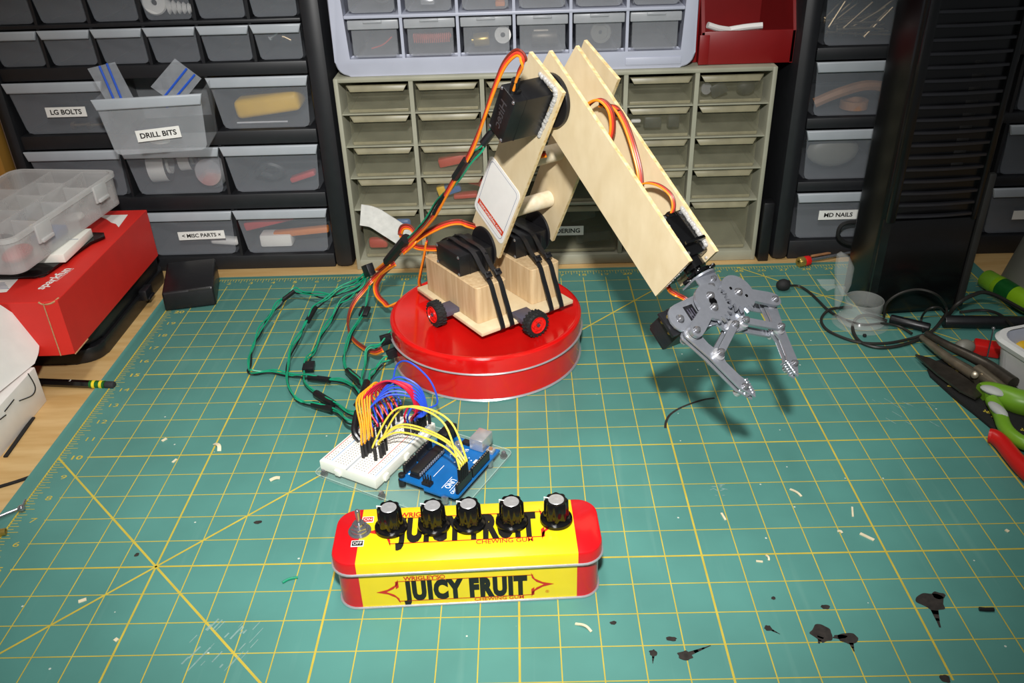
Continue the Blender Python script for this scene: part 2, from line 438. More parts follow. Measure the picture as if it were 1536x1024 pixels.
# loose crumbs on the mat
def sliver(a, b, w, h, name, label, cat, m, group=None, curl=0):
    mb = MB(); a = V(a.x,a.y,h/2+0.004); b = V(b.x,b.y,h/2+0.004); mid = (a+b)/2+V(0,0,curl)
    d = b-a; sd = V(-d.y,d.x,0).normalized()
    mb.strip([a, a*0.6+b*0.4+V(0,0,curl)+sd*curl, a*0.3+b*0.7+V(0,0,curl)+sd*curl, b], w, h, sd, 3)
    o = mb.build(name, m); tag(o, label, cat, group); return o
SH = [(V(24.546,5.706,0.000),V(24.836,5.432,0.000),.085,'longest wood splinter lying flat on the right half of the mat',0),
 (V(24.694,6.798,0.000),V(24.579,6.403,0.000),.05,'thin wood splinter standing lengthwise above the longest splinter',0),
 (V(23.137,7.650,0.000),V(23.377,7.310,0.000),.06,'forked wood splinter below the shadow of the gripper',.02),
 (V(20.882,6.661,0.000),V(20.937,6.377,0.000),.06,'short pale splinter beside a faint cut line mid mat',0),
 (V(21.736,4.945,0.000),V(21.756,4.744,0.000),.05,'hooked crumb of wood just under a thick yellow line',.02),
 (V(21.412,4.729,0.000),V(21.584,4.699,0.000),.05,'flat crumb of wood next to the hooked crumb',0),
 (V(16.405,2.704,0.000),V(16.785,2.443,0.000),.06,'curled strip of glue below the right corner of the yellow gum tin',.04),
 (V(3.129,10.773,0.000),V(3.235,10.917,0.000),.09,'white chip on the mat left of a curled peel',0),
 (V(3.885,9.609,0.000),V(3.957,9.779,0.000),.07,'white chip on the mat just under the thick line numbered ten',0),
 (V(4.960,10.558,0.000),V(5.235,10.153,0.000),.12,'tan curled peel lying on the mat near the fifth line',.06),
 (V(7.280,8.593,0.000),V(7.565,8.713,0.000),.12,'pale crumb left of the clear acrylic plate',.02),
 (V(3.393,3.764,0.000),V(3.568,3.851,0.000),.10,'whitish flake in the lower left part of the mat',0),
 (V(4.879,2.441,0.000),V(4.930,2.523,0.000),.10,'white flake near the bottom edge at lower left',0),
 (V(23.952,5.818,0.000),V(24.055,5.734,0.000),.06,'tiny curled shaving left of the longest splinter',.02),
 (V(28.588,5.730,0.000),V(28.640,5.648,0.000),.09,'small tan chip at the right edge of the mat',0)]
for a,b,w,lab,cu in SH: sliver(a,b,w,0.03,'wood_shaving',lab,'shaving',M['shaving'],'shavings scattered on the cutting mat',cu)
def snip(pts, r, m, name, label):
    o = MB().tube(pts, r, 8, 4).build(name, m); tag(o, label, 'wire')
snip([V(8.672,4.279,0.000)+V(0,0,.04),V(8.826,4.394,0.000)+V(0,0,.05),V(9.045,4.461,0.000)+V(0,0,.04)], 0.035, M['wire_green'], 'wire_offcut', 'short green wire offcut on the mat left of the gum tin')
snip([V(26.535,2.898,0.000)+V(0,0,.05),V(26.722,2.872,0.000)+V(0,0,.05),V(26.885,2.868,0.000)+V(0,0,.05)], 0.05, M['wire_black'], 'wire_offcut', 'short black wire offcut on the mat right of the dark stains')

# ------------------------------------------------------------------ round red tin
TC = V(13.87,16.25,0)
tin = thing('cookie_tin', 'round glossy red tin with silver rims under the robot arm', 'tin', TC)
MB().lathe([(0,0.03),(3.46,0.03),(3.55,0.10),(3.55,1.2),(0,1.2)], TC, n=96).build('tin_body', M['red_tin'], tin)
MB().lathe([(3.5,0.0),(3.57,0.0),(3.61,0.04),(3.57,0.09),(3.5,0.09)], TC, n=96).build('base_rim', M['silver'], tin)
MB().lathe([(0,1.74),(3.38,1.74),(3.44,1.765),(3.52,1.755),(3.585,1.70),(3.60,1.62),(3.60,1.17),(3.5,1.16)], TC, n=96).build('lid', M['red_tin'], tin)
MB().lathe([(3.56,1.11),(3.62,1.11),(3.655,1.145),(3.62,1.18),(3.56,1.18)], TC, n=96).build('lid_rim', M['silver'], tin)

# ------------------------------------------------------------------ drawer cabinets
def drawer_label(parent, txt, c, w, h, ay=None, tilt=0.0, th=0.10):
    """white tape label with dark printing, standing in front of a drawer face"""
    mb = MB(); ax = (X*math.cos(tilt)+Z*math.sin(tilt)); az = (-X*math.sin(tilt)+Z*math.cos(tilt))
    mb.box(c, (w,0.02,h), (ax,Y,az)); mb.m = 1
    mb.text(txt, Vector(c)-Y*0.014-az*th/2*0.95, ax, az, th, bold=0.028, xs=1.05, align='CENTER')
    return mb.build('tape_label', [M['label_white'], M['print_black']], parent, smooth=0)

def frost_drawer(parent, x0, x1, z0, z1, y, depth, kind='large', name='drawer', m='drawer_frost'):
    """tapered clear drawer with a thick rounded lip; y is the plane of the lip's front"""
    w = x1-x0; cx = (x0+x1)/2; big = kind == 'large'
    dx = 0.28 if big else 0.16                        # how far each side draws in towards the bottom
    yt, yb = y+0.12, y+0.42                           # front face leans: top further out than bottom
    mb = MB()
    r = 0.22 if big else 0.14
    # front face outline in its leaning plane
    H = z1-z0; d = V(0,yt-yb,H); L = d.length; d.normalize(); n = V(0,-d.z,d.y)
    out = []
    for px,pz in ((-w/2+0.06,L),(-w/2+dx-0.02,r),(-w/2+dx+r*0.3,r*0.3),(-w/2+dx+r,0),(w/2-dx-r,0),(w/2-dx-r*0.3,r*0.3),(w/2-dx+0.02,r),(w/2-0.06,L)): out.append((px,pz))
    mb.prism(out, V(cx,yb,z0), X, d, -n, 0.05)
    # side walls, floor and back
    for sg in (-1,1):
        mb.poly([V(cx+sg*(w/2-0.08),yt+0.05,z1),V(cx+sg*(w/2-0.08),y+depth,z1),V(cx+sg*(w/2-dx),y+depth,z0),V(cx+sg*(w/2-dx),yb+0.05,z0)])
    mb.poly([V(cx-w/2+dx,yb+0.05,z0+0.04),V(cx+w/2-dx,yb+0.05,z0+0.04),V(cx+w/2-dx,y+depth,z0+0.04),V(cx-w/2+dx,y+depth,z0+0.04)])
    mb.poly([V(cx-w/2+dx,y+depth,z0),V(cx+w/2-dx,y+depth,z0),V(cx+w/2-0.08,y+depth,z1),V(cx-w/2+0.08,y+depth,z1)])
    o = mb.build(name, M[m], parent, origin=(cx,y,z0))
    lh = 0.40 if big else 0.33
    lip = MB(); lip.prism([(-w/2-0.02,0.02),(-w/2+0.10,-lh),(w/2-0.10,-lh),(w/2+0.02,0.02)], V(cx,y+0.16,z1), X, Z, -Y, 0.18, bevel=0.07, seg=3)
    lip.build('drawer_lip', M['drawer_lip'], o)
    return o

def black_cabinet(label, x0, x1, edge, rows, cols_large, cols_small, y, top, depth, rim_side):
    t = thing('drawer_cabinet', label, 'drawer cabinet', ((x0+x1)/2, y, BZ))
    mb = MB()
    xi0, xi1 = cols_large[0][0]-0.02, cols_large[-1][1]+0.02
    mb.bx(x0,x1,y+depth-0.15,y+depth,BZ+0.02,top)                     # back
    for a,b in ((x0,xi0),(xi1,x1)):
        mb.bx(a,b,y,y+depth-0.15,BZ,top, bevel=min(0.3,(b-a)*0.42))    # side walls
    zs = [BZ] + [r[1] for r in rows]
    for i,(z0,z1,k) in enumerate(rows):                                # shelves under each row
        lo = BZ if i == 0 else rows[i-1][1]+0.06
        mb.bx(xi0,xi1,y+0.18,y+depth-0.15,lo,z0-0.03, bevel=0.04)
        for a,b in zip((cols_large if k=='large' else cols_small), (cols_large if k=='large' else cols_small)[1:]):
            mb.bx(a[1]-0.03,b[0]+0.03,y+0.22,y+depth-0.15,z0-0.03,z1+0.06)
    mb.bx(xi0,xi1,y+0.18,y+depth-0.15,rows[-1][1]+0.06,top)
    mb.build('cabinet_frame', M['cabinet_black'], t)
    return t

CY = 24.15
lc = [(-6.32,-2.14),(-2.10,2.20),(2.26,6.52)]
sm = [(-6.36,-4.26),(-4.20,-2.08),(-2.02,0.06),(0.12,2.24),(2.30,4.42),(4.48,6.54)]
rowsL = [(0.62,2.84,'large'),(3.62,5.80,'large'),(6.50,8.74,'large'),(9.36,10.80,'small'),(11.05,12.50,'small')]
cabL = black_cabinet('tall black drawer cabinet at the left with frosted small and large drawers', -6.95, 7.45, 0.9, rowsL, lc, sm, CY, 13.2, 6.3, 1)
DR = {}
for ri,(z0,z1,k) in enumerate(rowsL):
    for ci,(a,b) in enumerate(lc if k=='large' else sm):
        if (ri,ci) == (2,1): continue
        DR[ri,ci] = frost_drawer(cabL, a, b, z0, z1, CY, 5.6, k)
drawer_label(DR[2,0], 'LG BOLTS', V(-4.0,CY+0.14,7.50), 1.72, 0.42, tilt=0.0, th=0.20)
drawer_label(DR[0,1], '< MISC PARTS ×', V(0.55,CY+0.22,1.66), 2.15, 0.40, tilt=0.02, th=0.17)
# the drill bit drawer is pulled well out
PY = CY-2.75
db = frost_drawer(cabL, -2.02, 2.14, 6.40, 8.72, PY, 5.6, 'large', m='drawer_frost_lit')
drawer_label(db, 'DRILL BITS', V(0.14,PY+0.20,7.22), 1.72, 0.46, tilt=0.06, th=0.20)
db.rotation_euler.z = math.radians(7.5); db.location.x += 0.74*S

def content(name, label, cat, mb, m, group=None, smooth=35):
    o = mb.build(name, m, smooth=smooth); return tag(o, label, cat, group)
# --- things inside the black drawers
mb = MB(); mb.box((4.35,CY+1.6,7.30),(2.9,1.4,0.85),(V(1,0,.12).normalized(),Y,V(-.12,0,1).normalized()),0.25,3)
content('plastic_case','yellow plastic case inside the drawer right of the drill bits','case',mb,M['yellow_item'])
for i in range(5):
    mb = MB(); x = 3.0+i*0.42; mb.tube([V(x,CY+0.75,6.66),V(x+0.5,CY+0.9,6.62)],0.05,6,0)
    content('drill_bit',f'small drill bit {"below the yellow plastic case"}','drill bit',mb,M['silver'],'drill bits under the yellow case')
for (cx,cz,r,w,lab) in ((-1.15,4.72,0.86,0.75,'wide white tape roll at the left of the tape drawer'),(0.22,4.98,0.62,0.5,'smaller white tape roll in the middle of the tape drawer')):
    ax_ = V(1.0,0.10,0.02).normalized(); o_ = V(cx-0.35,CY+1.5,cz); mb = MB(); mb.lathe([(0.0,0),(r,0),(r,w)], o_, ax_, 36); mb.m = 1; mb.lathe([(r,w),(r*0.62,w)], o_, ax_, 36); mb.m = 0; mb.lathe([(r*0.62,w),(r*0.62,w+0.12),(r*0.52,w+0.12),(r*0.5,w-0.2),(0,w-0.2)], o_, ax_, 36)
    o = mb.build('tape_roll',[M['white_item'],M['dark_item']]); tag(o,lab,'tape roll')
mb = MB(); mb.lathe([(0,0.35),(0.4,0.32),(0.58,0.2),(0.68,0.0),(0.76,0.0),(0.74,0.12),(0.6,0.36),(0,0.45)], V(1.45,CY+0.72,4.55), V(-0.1,-1,0.12).normalized(), 32)
content('bottle_top','round silver cap in the right half of the tape drawer','cap',mb,M['silver'])
mb = MB(); mb.lathe([(0.12,0.0),(0.44,0.0),(0.5,0.06),(0.44,0.14),(0.12,0.14)], V(0.66,CY+0.55,11.72), V(0.1,-1,0), 28)
for i in range(5):
    mb.lathe([(0.1,0),(0.30-0.02*i,0.03),(0.12,0.16)], V(1.12+i*0.2,CY+0.7,11.5-0.02*i), V(1,0,0.02), 16)
content('wall_anchor','white threaded plastic wall anchor in a top drawer','anchor',mb,M['white_item'])
mb = MB(); mb.box((3.6,CY+0.9,2.05),(2.4,0.5,0.42),(V(1,0,.22).normalized(),Y,V(-.22,0,1).normalized()),0.1)
content('plastic_strip','red plastic strip in the drawer right of the misc parts','strip',mb,M['red_item'])
mb = MB(); mb.box((5.0,CY+0.9,1.45),(2.6,0.4,0.3),(V(1,0,.08).normalized(),Y,V(-.08,0,1).normalized()),0.08)
content('plastic_strip','orange plastic strip lying under the red strip','strip',mb,M['orange_item'])
mb = MB(); mb.box((3.8,CY+1.0,1.1),(1.5,0.8,0.6),None,0.1)
content('card_block','pale card block under the red plastic strip','block',mb,M['paper_white'])
mb = MB(); mb.box((1.35,CY+0.9,1.10),(1.3,0.5,0.35),(V(1,0,-.1).normalized(),Y,V(.1,0,1).normalized()),0.14,3)
content('plastic_clip','pale plastic clip under the misc parts label','clip',mb,M['white_item'])
for (x,z,l,an,dl,lab) in ((-2.35,7.75,0.9,0.15,0,'shiny bolt at the right end of the large bolts drawer'),(5.45,10.2,0.35,0.5,0,'small bright screw in the small drawer next to the cabinet edge'),(6.0,10.2,0.3,-0.5,0,'dark small screw beside the bright screw')):
    mb = MB(); d = V(math.cos(an),0,math.sin(an)); p = V(x-0.35,CY+0.7,z); mb.cyl(p,p+d*l,0.05,n=8); mb.cyl(p-d*0.08,p,0.11,n=8)
    content('bolt' if l>0.5 else 'screw',lab,'bolt' if l>0.5 else 'screw',mb,M['nail_steel'] if 'dark' in lab else M['silver'])
for (x,z,lab) in ((-3.6,6.75,'large dark bolt lying in the large bolts drawer'),(-2.9,6.73,'second dark bolt lying in the large bolts drawer, further right')):
    mb = MB(); mb.cyl((x-0.5,CY+0.8,z),(x+0.2,CY+0.9,z),0.08,n=10); mb.cyl((x-0.65,CY+0.8,z),(x-0.5,CY+0.8,z),0.16,n=6)
    content('bolt',lab,'bolt',mb,M['nail_steel'])
mb = MB(); mb.tube([V(3.4,CY+0.9,4.3),V(4.0,CY+0.8,4.75),V(4.6,CY+0.9,4.45),V(4.1,CY+1.0,4.1),V(3.5,CY+0.9,4.4)],0.16,8,5)
content('cable_coil','dark coiled cable in the drawer right of the tape rolls','cable',mb,M['dark_item'])
mb = MB(); mb.box((5.5,CY+0.9,4.15),(1.2,0.5,0.25),(V(1,0,.3).normalized(),Y,V(-.3,0,1).normalized()),0.08)
content('plastic_strip','dull red strip in the drawer right of the tape rolls','strip',mb,M['red_item'])
# zip bags standing out of the drill bit drawer
def zipbag(pts, zl, label):
    t = thing('zip_bag', label, 'plastic bag', pts[0])
    o = Vector(pts[0]); mb = MB(); n = (Vector(pts[1])-o).cross(Vector(pts[3])-o).normalized()*0.03
    a = [mb.bm.verts.new(Vector(p)) for p in pts]; b = [mb.bm.verts.new(Vector(p)+n) for p in pts]
    for i in range(4): mb._f([a[i],a[(i+1)%4],b[(i+1)%4],b[i]])
    mb._f(a); mb._f(b[::-1]); mb.build('bag', M['bag_clear'], t)
    for p,q in zl: MB().tube([p,q],0.045,6,0).build('zip_seal', M['bag_blue'], t)
yb = PY+0.75
zipbag([V(-1.575,22.200,9.711),V(-0.482,22.300,9.913),V(-0.014,22.300,8.204),V(-1.073,22.200,8.127)], [(V(-1.053,22.150,9.810),V(-0.812,22.150,8.426)),(V(-0.762,22.200,9.892),V(-0.542,22.200,8.511))], 'clear zip bag with blue seal sticking out of the open drawer at left')
zipbag([V(1.897,22.300,9.973),V(2.778,22.300,9.179),V(1.635,22.300,8.104),V(0.699,22.300,8.925)], [(V(2.301,22.250,9.591),V(0.811,22.250,8.194)),(V(2.566,22.250,9.352),V(1.160,22.250,8.077))], 'clear zip bag with blue seal leaning to the right in the open drawer')
mb = MB(); mb.ball(V(0.55,PY+0.9,6.75),0.2,(2.2,0.7,0.8)); content('bit_bundle','bundle of small metal bits behind the drill bits label','bits',mb,M['foil'])

# ------------------------------------------------------------------ right hand black cabinet
lcR = [(27.55,31.78),(31.86,36.06),(36.14,40.36)]
rowsR = [(0.84,3.10,'large'),(3.64,5.92,'large'),(6.46,8.76,'large'),(9.35,11.65,'large')]
cabR = black_cabinet('black drawer cabinet at the right standing behind the black tower', 26.72, 41.2, 0.8, rowsR, lcR, lcR, 23.75, 12.6, 6.3, 0)
DR2 = {}
for ri,(z0,z1,k) in enumerate(rowsR):
    for ci,(a,b) in enumerate(lcR):
        if ci == 1: continue
        DR2[ri,ci] = frost_drawer(cabR, a, b, z0, z1, 23.75, 5.6, 'large')
drawer_label(DR2[0,0], 'MD NAILS', V(29.55,23.95,2.02), 1.75, 0.44, tilt=0.0, th=0.19)
drawer_label(DR2[0,2], 'N', V(38.25,23.95,1.78), 1.7, 0.42, th=0.19)
rn = random.Random(3)
for i in range(30):
    an = rn.choice([rn.uniform(-0.1,0.12),rn.uniform(0.5,1.1),rn.uniform(-0.1,0.3)]); l = rn.uniform(1.0,1.9)
    p = V(rn.uniform(27.95,29.6),24.3+rn.uniform(0,0.9),9.55+rn.uniform(0,0.75)); d = V(math.cos(an),rn.uniform(-.1,.1),math.sin(an)).normalized()
    if p.x+d.x*l > 31.2: l = (31.2-p.x)/d.x
    mb = MB(); mb.cyl(p,p+d*l,0.042,n=6); mb.cyl(p-d*0.05,p,0.1,n=8)
    content('nail','long nail in the top drawer of the right black cabinet','nail',mb,M['nail_steel'],'loose nails in the top right drawer')
mb = MB(); mb.tube([V(27.95,24.6,6.9),V(28.8,24.5,7.3),V(29.9,24.5,7.6),V(30.9,24.6,7.5)],0.22,8,5); content('leather_strap','tan strap coiled in the drawer under the nails','strap',mb,M['tan_item'])
mb = MB(); mb.lathe([(0.42,0),(0.58,0),(0.58,0.35),(0.42,0.35),(0.42,0)],V(29.7,24.75,6.62),Z,24); content('wooden_ring','tan wooden ring under the strap in the right cabinet','ring',mb,M['tan_item'])
mb = MB(); mb.ball(V(29.1,24.7,4.75),0.95,(1.2,0.35,0.75)); content('sanding_disc','pale rounded disc in the drawer above the nails label','disc',mb,M['bucket_grey'])

# ------------------------------------------------------------------ old beige cabinet
BY = 23.9; bx0, bx1, bz1 = 7.62, 26.02, 8.64
beige = thing('parts_cabinet', 'old beige parts cabinet with dusty clear drawers behind the robot arm', 'drawer cabinet', (16.8,BY,BZ))
cols = [7.92,10.83,13.79,16.78,19.79,22.74,25.70]
zr = [(0.46,2.76),(2.90,4.24),(4.34,5.66),(5.76,7.06),(7.16,8.34)]
mb = MB()
mb.bx(bx0,bx1,BY+6.0,BY+6.2,BZ,bz1)
for a,b in ((bx0,bx0+0.2),(bx1-0.2,bx1)): mb.bx(a,b,BY,BY+6.0,BZ,bz1,0.05)
mb.bx(bx0+0.15,bx1-0.15,BY+0.02,BY+6.0,bz1-0.18,bz1,0.04); mb.bx(bx0+0.15,bx1-0.15,BY+0.02,BY+6.0,BZ,0.40,0.05)
for x in cols[1:-1]: mb.bx(x-0.09,x+0.09,BY+0.06,BY+6.0,2.8 if x == cols[3] else 0.4,bz1-0.18)
for (lo,hi),(lo2,_) in zip(zr,zr[1:]): mb.bx(bx0+0.2,bx1-0.2,BY+0.12,BY+6.0,hi+0.03,lo2-0.02)
mb.build('cabinet_frame', M['frame_beige'], beige)
MB().bx(bx0+0.22,bx1-0.22,BY+5.7,BY+5.95,0.42,bz1-0.2).build('shade_panel', M['inside_shade'], beige)  # dark sheet behind the drawers, interior shade put into its colour
DB = {}
def amber_drawer(ci, ri, span=1):
    x0, x1 = cols[ci]+0.14, cols[ci+span]-0.14; z0, z1 = zr[ri]; w = x1-x0; cx = (x0+x1)/2; y = BY+0.22
    mb = MB()
    mb.bx(x0,x1,y+0.10,y+0.15,z0,z1-0.30)                               # front wall
    mb.bx(x0,x0+0.04,y+0.15,y+5.4,z0,z1-0.05); mb.bx(x1-0.04,x1,y+0.15,y+5.4,z0,z1-0.05)
    mb.bx(x0,x1,y+5.36,y+5.4,z0,z1-0.05); mb.bx(x0,x1,y+0.15,y+5.4,z0,z0+0.05)
    o = mb.build('drawer', M['drawer_amber'], beige, origin=(cx,y,z0))
    lp = MB(); lp.prism([(-w/2+0.04,0),(-w/2+0.2,-0.26),(w/2-0.2,-0.26),(w/2-0.04,0)], V(cx,y+0.12,z1-0.04), X, V(0,0.35,1).normalized(), -Y, 0.16, bevel=0.03)
    lp.build('drawer_lip', M['drawer_amber_lip'], o)
    lp = MB(); lp.bx(x0+0.06,x1-0.06,y+0.02,y+0.10,z0,z0+0.13,0.02); lp.build('drawer_foot', M['drawer_amber_lip'], o)
    return o
for ci in range(6):
    for ri in range(5):
        if (ci,ri) == (3,0): continue
        DB[ci,ri] = amber_drawer(ci,ri,2 if (ci,ri) == (2,0) else 1)
drawer_label(DB[2,0], 'SOLDERING', V(17.15,BY+0.26,1.50), 1.95, 0.44, th=0.20)
# dark painted back stands in for the shade deep in the drawers; things inside
def lump(x,y,z,sx,sy,sz,name,label,cat,m,rot=0.0,bev=0.08):
    mb = MB(); mb.box((x,y,z),(sx,sy,sz),(V(math.cos(rot),0,math.sin(rot)),Y,V(-math.sin(rot),0,math.cos(rot))),bev)
    return content(name,label,cat,mb,m)
lump(12.8,BY+0.9,3.12,1.1,0.5,0.22,'plastic_part','red plastic bar in the beige cabinet drawer left of the sticker','plastic part',M['red_item'],0.05)
lump(12.1,BY+1.0,3.45,1.0,0.6,0.5,'plastic_part','blue plastic part behind the red bar in the beige cabinet','plastic part',M['blue_item'],0.3)
lump(12.3,BY+1.3,3.85,1.6,0.6,0.3,'plastic_part','yellow plastic part above the blue part in the beige cabinet','plastic part',M['yellow_item'],0.05)
lump(11.75,BY+0.85,3.35,0.4,0.4,0.55,'plastic_part','small yellow plastic tag at the left of the drawer with the red bar','plastic part',M['yellow_item'],0.3)
lump(13.3,BY+1.2,3.75,0.7,0.6,0.45,'plastic_part','red plastic lump at the right of the drawer with the red bar','plastic part',M['red_item'],-0.3)
lump(12.4,BY+1.2,4.72,1.5,0.6,0.4,'plastic_part','dull red part one drawer above the red bar','plastic part',M['red_item'],0.2)
mb = MB(); mb.ball(V(20.7,BY+1.0,1.95),0.85,(1.15,0.6,0.38),(V(.95,0,-.3),Y,V(.3,0,.95))); content('cloth_bundle','orange cloth bundle above the soldering label','cloth',mb,M['tan_item'])
lump(18.6,BY+1.0,1.0,1.6,0.8,0.5,'tool_handle','dark tool handle under the soldering label','tool handle',M['dark_item'],0.08)
lump(20.9,BY+0.9,1.05,1.9,0.5,0.22,'tool_handle','slim dark tool handle lying right of the soldering label','tool handle',M['dark_item'],0.06)
lump(18.1,BY+1.2,2.05,1.2,0.7,0.6,'tool_handle','dark tool handle above the soldering label','tool handle',M['dark_item'],0.2)
for (x,z,sx,sz,lab) in ((21.1,6.25,0.75,0.5,'dark electronic module behind the upper right beige drawer'),(22.0,6.3,0.5,0.6,'dark round module right of the electronic module')):
    lump(x,BY+0.9,z,sx,0.4,sz,'electronic_module',lab,'module',M['dark_item'])
lump(20.35,BY+0.7,6.35,0.45,0.2,0.16,'fuse','small white fuse left of the dark electronic module','fuse',M['white_item'])
lump(23.8,BY+0.9,7.6,0.7,0.5,0.55,'wire_spool','dark spool in the top right drawer of the beige cabinet','spool',M['dark_item'],0.5)
mb = MB(); mb.ball(V(25.0,BY+0.9,7.65),0.36,(1.1,0.6,1)); content('rubber_ball','dark rubber ball in the top right beige drawer','ball',mb,M['dark_item'])
mb = MB(); mb.lathe([(0,0),(0.24,0),(0.24,0.08),(0,0.08)],V(23.25,BY+0.7,7.65),V(0.3,-1,0.1).normalized(),20); content('metal_disc','bright metal disc in the top right beige drawer','disc',mb,M['silver'])
mb = MB(); mb.box((9.85,BY+0.8,1.7),(0.7,0.3,0.8),None,0.2,3); content('plastic_part','blue plastic lid in the lowest left beige drawer','plastic part',mb,M['blue_item'])
mb = MB(); mb.lathe([(0.2,0),(0.3,0.03),(0.34,0.12),(0.2,0.12)],V(9.95,BY+0.6,1.35),V(0,-1,0),20); content('metal_ring','bright metal ring under the blue plastic lid','ring',mb,M['silver'])
mb = MB(); mb.box((8.6,BY+0.9,0.9),(0.9,0.4,0.5),None,0.15); content('plastic_part','dark red part at the bottom of the lowest left beige drawer','plastic part',mb,M['red_item'])
# crumpled foil packet hanging out of the lowest left drawer
mb = MB(); fp = [V(8.151,23.600,2.763),V(8.710,23.550,2.641),V(9.274,23.500,2.263),V(9.887,23.500,1.795),V(10.155,23.600,1.549)]
mb.strip(fp, 0.98, 0.06, V(.5,0,.86), 4)
tag(mb.build('foil_packet', M['foil']), 'crumpled silvery packet poking out of the lowest left beige drawer', 'packet')

# ------------------------------------------------------------------ lilac grey cabinet on top
GYp = 24.2
grey = thing('parts_cabinet', 'lilac grey parts cabinet standing on the beige cabinet', 'drawer cabinet', (15.2,GYp,bz1))
gx0,gx1,gz0,gz1 = 7.74,22.62,bz1+0.01,13.2
mb = MB(); r = 0.6
def arc2(cx,cz,rad,a0,a1,n=6): return [(cx+rad*math.cos(math.radians(a0+(a1-a0)*k/n)),cz+rad*math.sin(math.radians(a0+(a1-a0)*k/n))) for k in range(n+1)]
ix0,ix1,iz0 = 8.30,22.10,9.26
out = [(gx0,gz1)]+arc2(gx0+r,gz0+r,r,180,270)+arc2(gx1-r,gz0+r,r,270,360)+[(gx1,gz1),(ix1,gz1),(ix1,iz0),(ix0,iz0),(ix0,gz1)]
mb.prism(out, V(0,GYp+0.7,0), X, Z, -Y, 0.7, bevel=0.09, seg=3)
mb.bx(gx0+0.15,gx1-0.15,GYp+6.0,GYp+6.2,gz0,gz1); mb.bx(gx0+0.1,gx0+0.3,GYp+0.6,GYp+6.0,gz0+0.1,gz1); mb.bx(gx1-0.3,gx1-0.1,GYp+0.6,GYp+6.0,gz0+0.1,gz1)
mb.bx(gx0+0.6,gx1-0.6,GYp+0.6,GYp+6.0,gz0+0.0,gz0+0.25)
gc = [8.30,10.60,12.90,15.20,17.50,19.80,22.10]
mb.bx(ix0,ix1,GYp+0.10,GYp+6.0,10.90,11.03,0.03); mb.bx(ix0,ix1,GYp+0.12,GYp+6.0,12.62,13.2)
for x in gc[1:-1]: mb.bx(x-0.06,x+0.06,GYp+0.12,GYp+6.0,iz0,12.62)
mb.build('cabinet_frame', M['frame_lilac'], grey)
def grey_drawer(ci, ri):
    x0, x1 = gc[ci]+0.11, gc[ci+1]-0.11; z0, z1 = ((9.36,10.84),(11.10,12.56))[ri]; w = x1-x0; cx = (x0+x1)/2; y = GYp+0.12
    mb = MB()
    o_ = rrect(-w/2+0.12,w/2-0.12,0,z1-z0-0.02,0.2,4,(0,0,1,1))
    mb.prism(o_, V(cx,y+0.2,z0), X, Z, -Y, 0.05)
    for sg in (-1,1): mb.box((cx+sg*(w/2-0.12),y+2.8,(z0+z1)/2),(0.04,5.2,z1-z0-0.1))
    mb.box((cx,y+2.8,z0+0.04),(w-0.5,5.2,0.05)); mb.box((cx,y+5.4,(z0+z1)/2),(w-0.3,0.05,z1-z0-0.1))
    o = mb.build('drawer', M['drawer_grey'], grey, origin=(cx,y,z0))
    lp = MB(); lp.bx(cx-w/2,cx+w/2,y-0.02,y+0.16,z1-0.36,z1,0.04); lp.build('drawer_lip', M['drawer_grey_lip'], o)
    lp = MB(); lp.bx(cx-0.38,cx+0.38,y-0.10,y-0.02,z1-0.10,z1,0.02); lp.build('pull_tab', M['drawer_grey_lip'], o)
    return o
for ci in range(6):
    for ri in range(2): grey_drawer(ci,ri)
mb = MB(); n = 18
for i in range(n):
    t = -1+2*i/(n-1); mb.box((11.75+t*0.72,GYp+0.72+0.1*t*t,9.98),(0.05,0.3,0.36),None,0.01)
mb.tube([V(11.0,GYp+1.1,9.98),V(11.4,GYp+0.9,9.98),V(12.1,GYp+0.9,9.98),V(12.5,GYp+1.1,9.98)],0.12,8,4)
content('copper_coil','reddish wound coil in the second lower lilac cabinet drawer','coil',mb,M['coil_red'])
mb = MB(); mb.cyl((13.5,GYp+0.9,9.8),(14.15,GYp+0.9,9.85),0.28,n=20,bevel=0.04); mb.cyl((13.4,GYp+0.9,9.8),(13.5,GYp+0.9,9.8),0.12,n=12); content('small_motor','small brass motor in the third lower lilac cabinet drawer','motor',mb,M['brass'])
mb = MB(); mb.lathe([(0.1,0),(0.34,0),(0.34,0.07),(0.1,0.07),(0.1,0)],V(14.72,GYp+0.55,10.05),V(0,-1,0.1),24)
for k in range(6): mb.cyl(V(14.72+0.2*math.cos(k*PI/3),GYp+0.46,10.05+0.2*math.sin(k*PI/3)),V(14.72+0.2*math.cos(k*PI/3),GYp+0.44,10.05+0.2*math.sin(k*PI/3)),0.05,n=8)
content('gear_disc','white round hub with holes beside the brass motor','hub',mb,M['white_item'])
mb = MB(); mb.cyl((15.9,GYp+1.0,9.85),(17.0,GYp+1.0,9.85),0.38,n=20,bevel=0.05); mb.cyl((16.0,GYp+0.8,10.12),(16.6,GYp+0.8,10.12),0.1,n=10); content('small_motor','dark steel motor in the fourth lower lilac cabinet drawer','motor',mb,M['steel_dark'])
mb = MB(); mb.lathe([(0.08,0),(0.42,0),(0.42,0.2),(0.3,0.2),(0.3,0.1),(0.08,0.1)],V(18.75,GYp+0.75,10.0),V(0.1,-1,0.1).normalized(),24); content('grooved_pulley','pale grooved wheel in the fifth lower lilac cabinet drawer','wheel',mb,M['bucket_grey'])
mb = MB(); mb.tube([V(9.2,GYp+0.8,9.6),V(9.7,GYp+0.8,9.75),V(10.1,GYp+0.8,10.05)],0.03,6,4); content('loose_wire','thin red wire in the first lower lilac cabinet drawer','wire',mb,M['wire_red'])
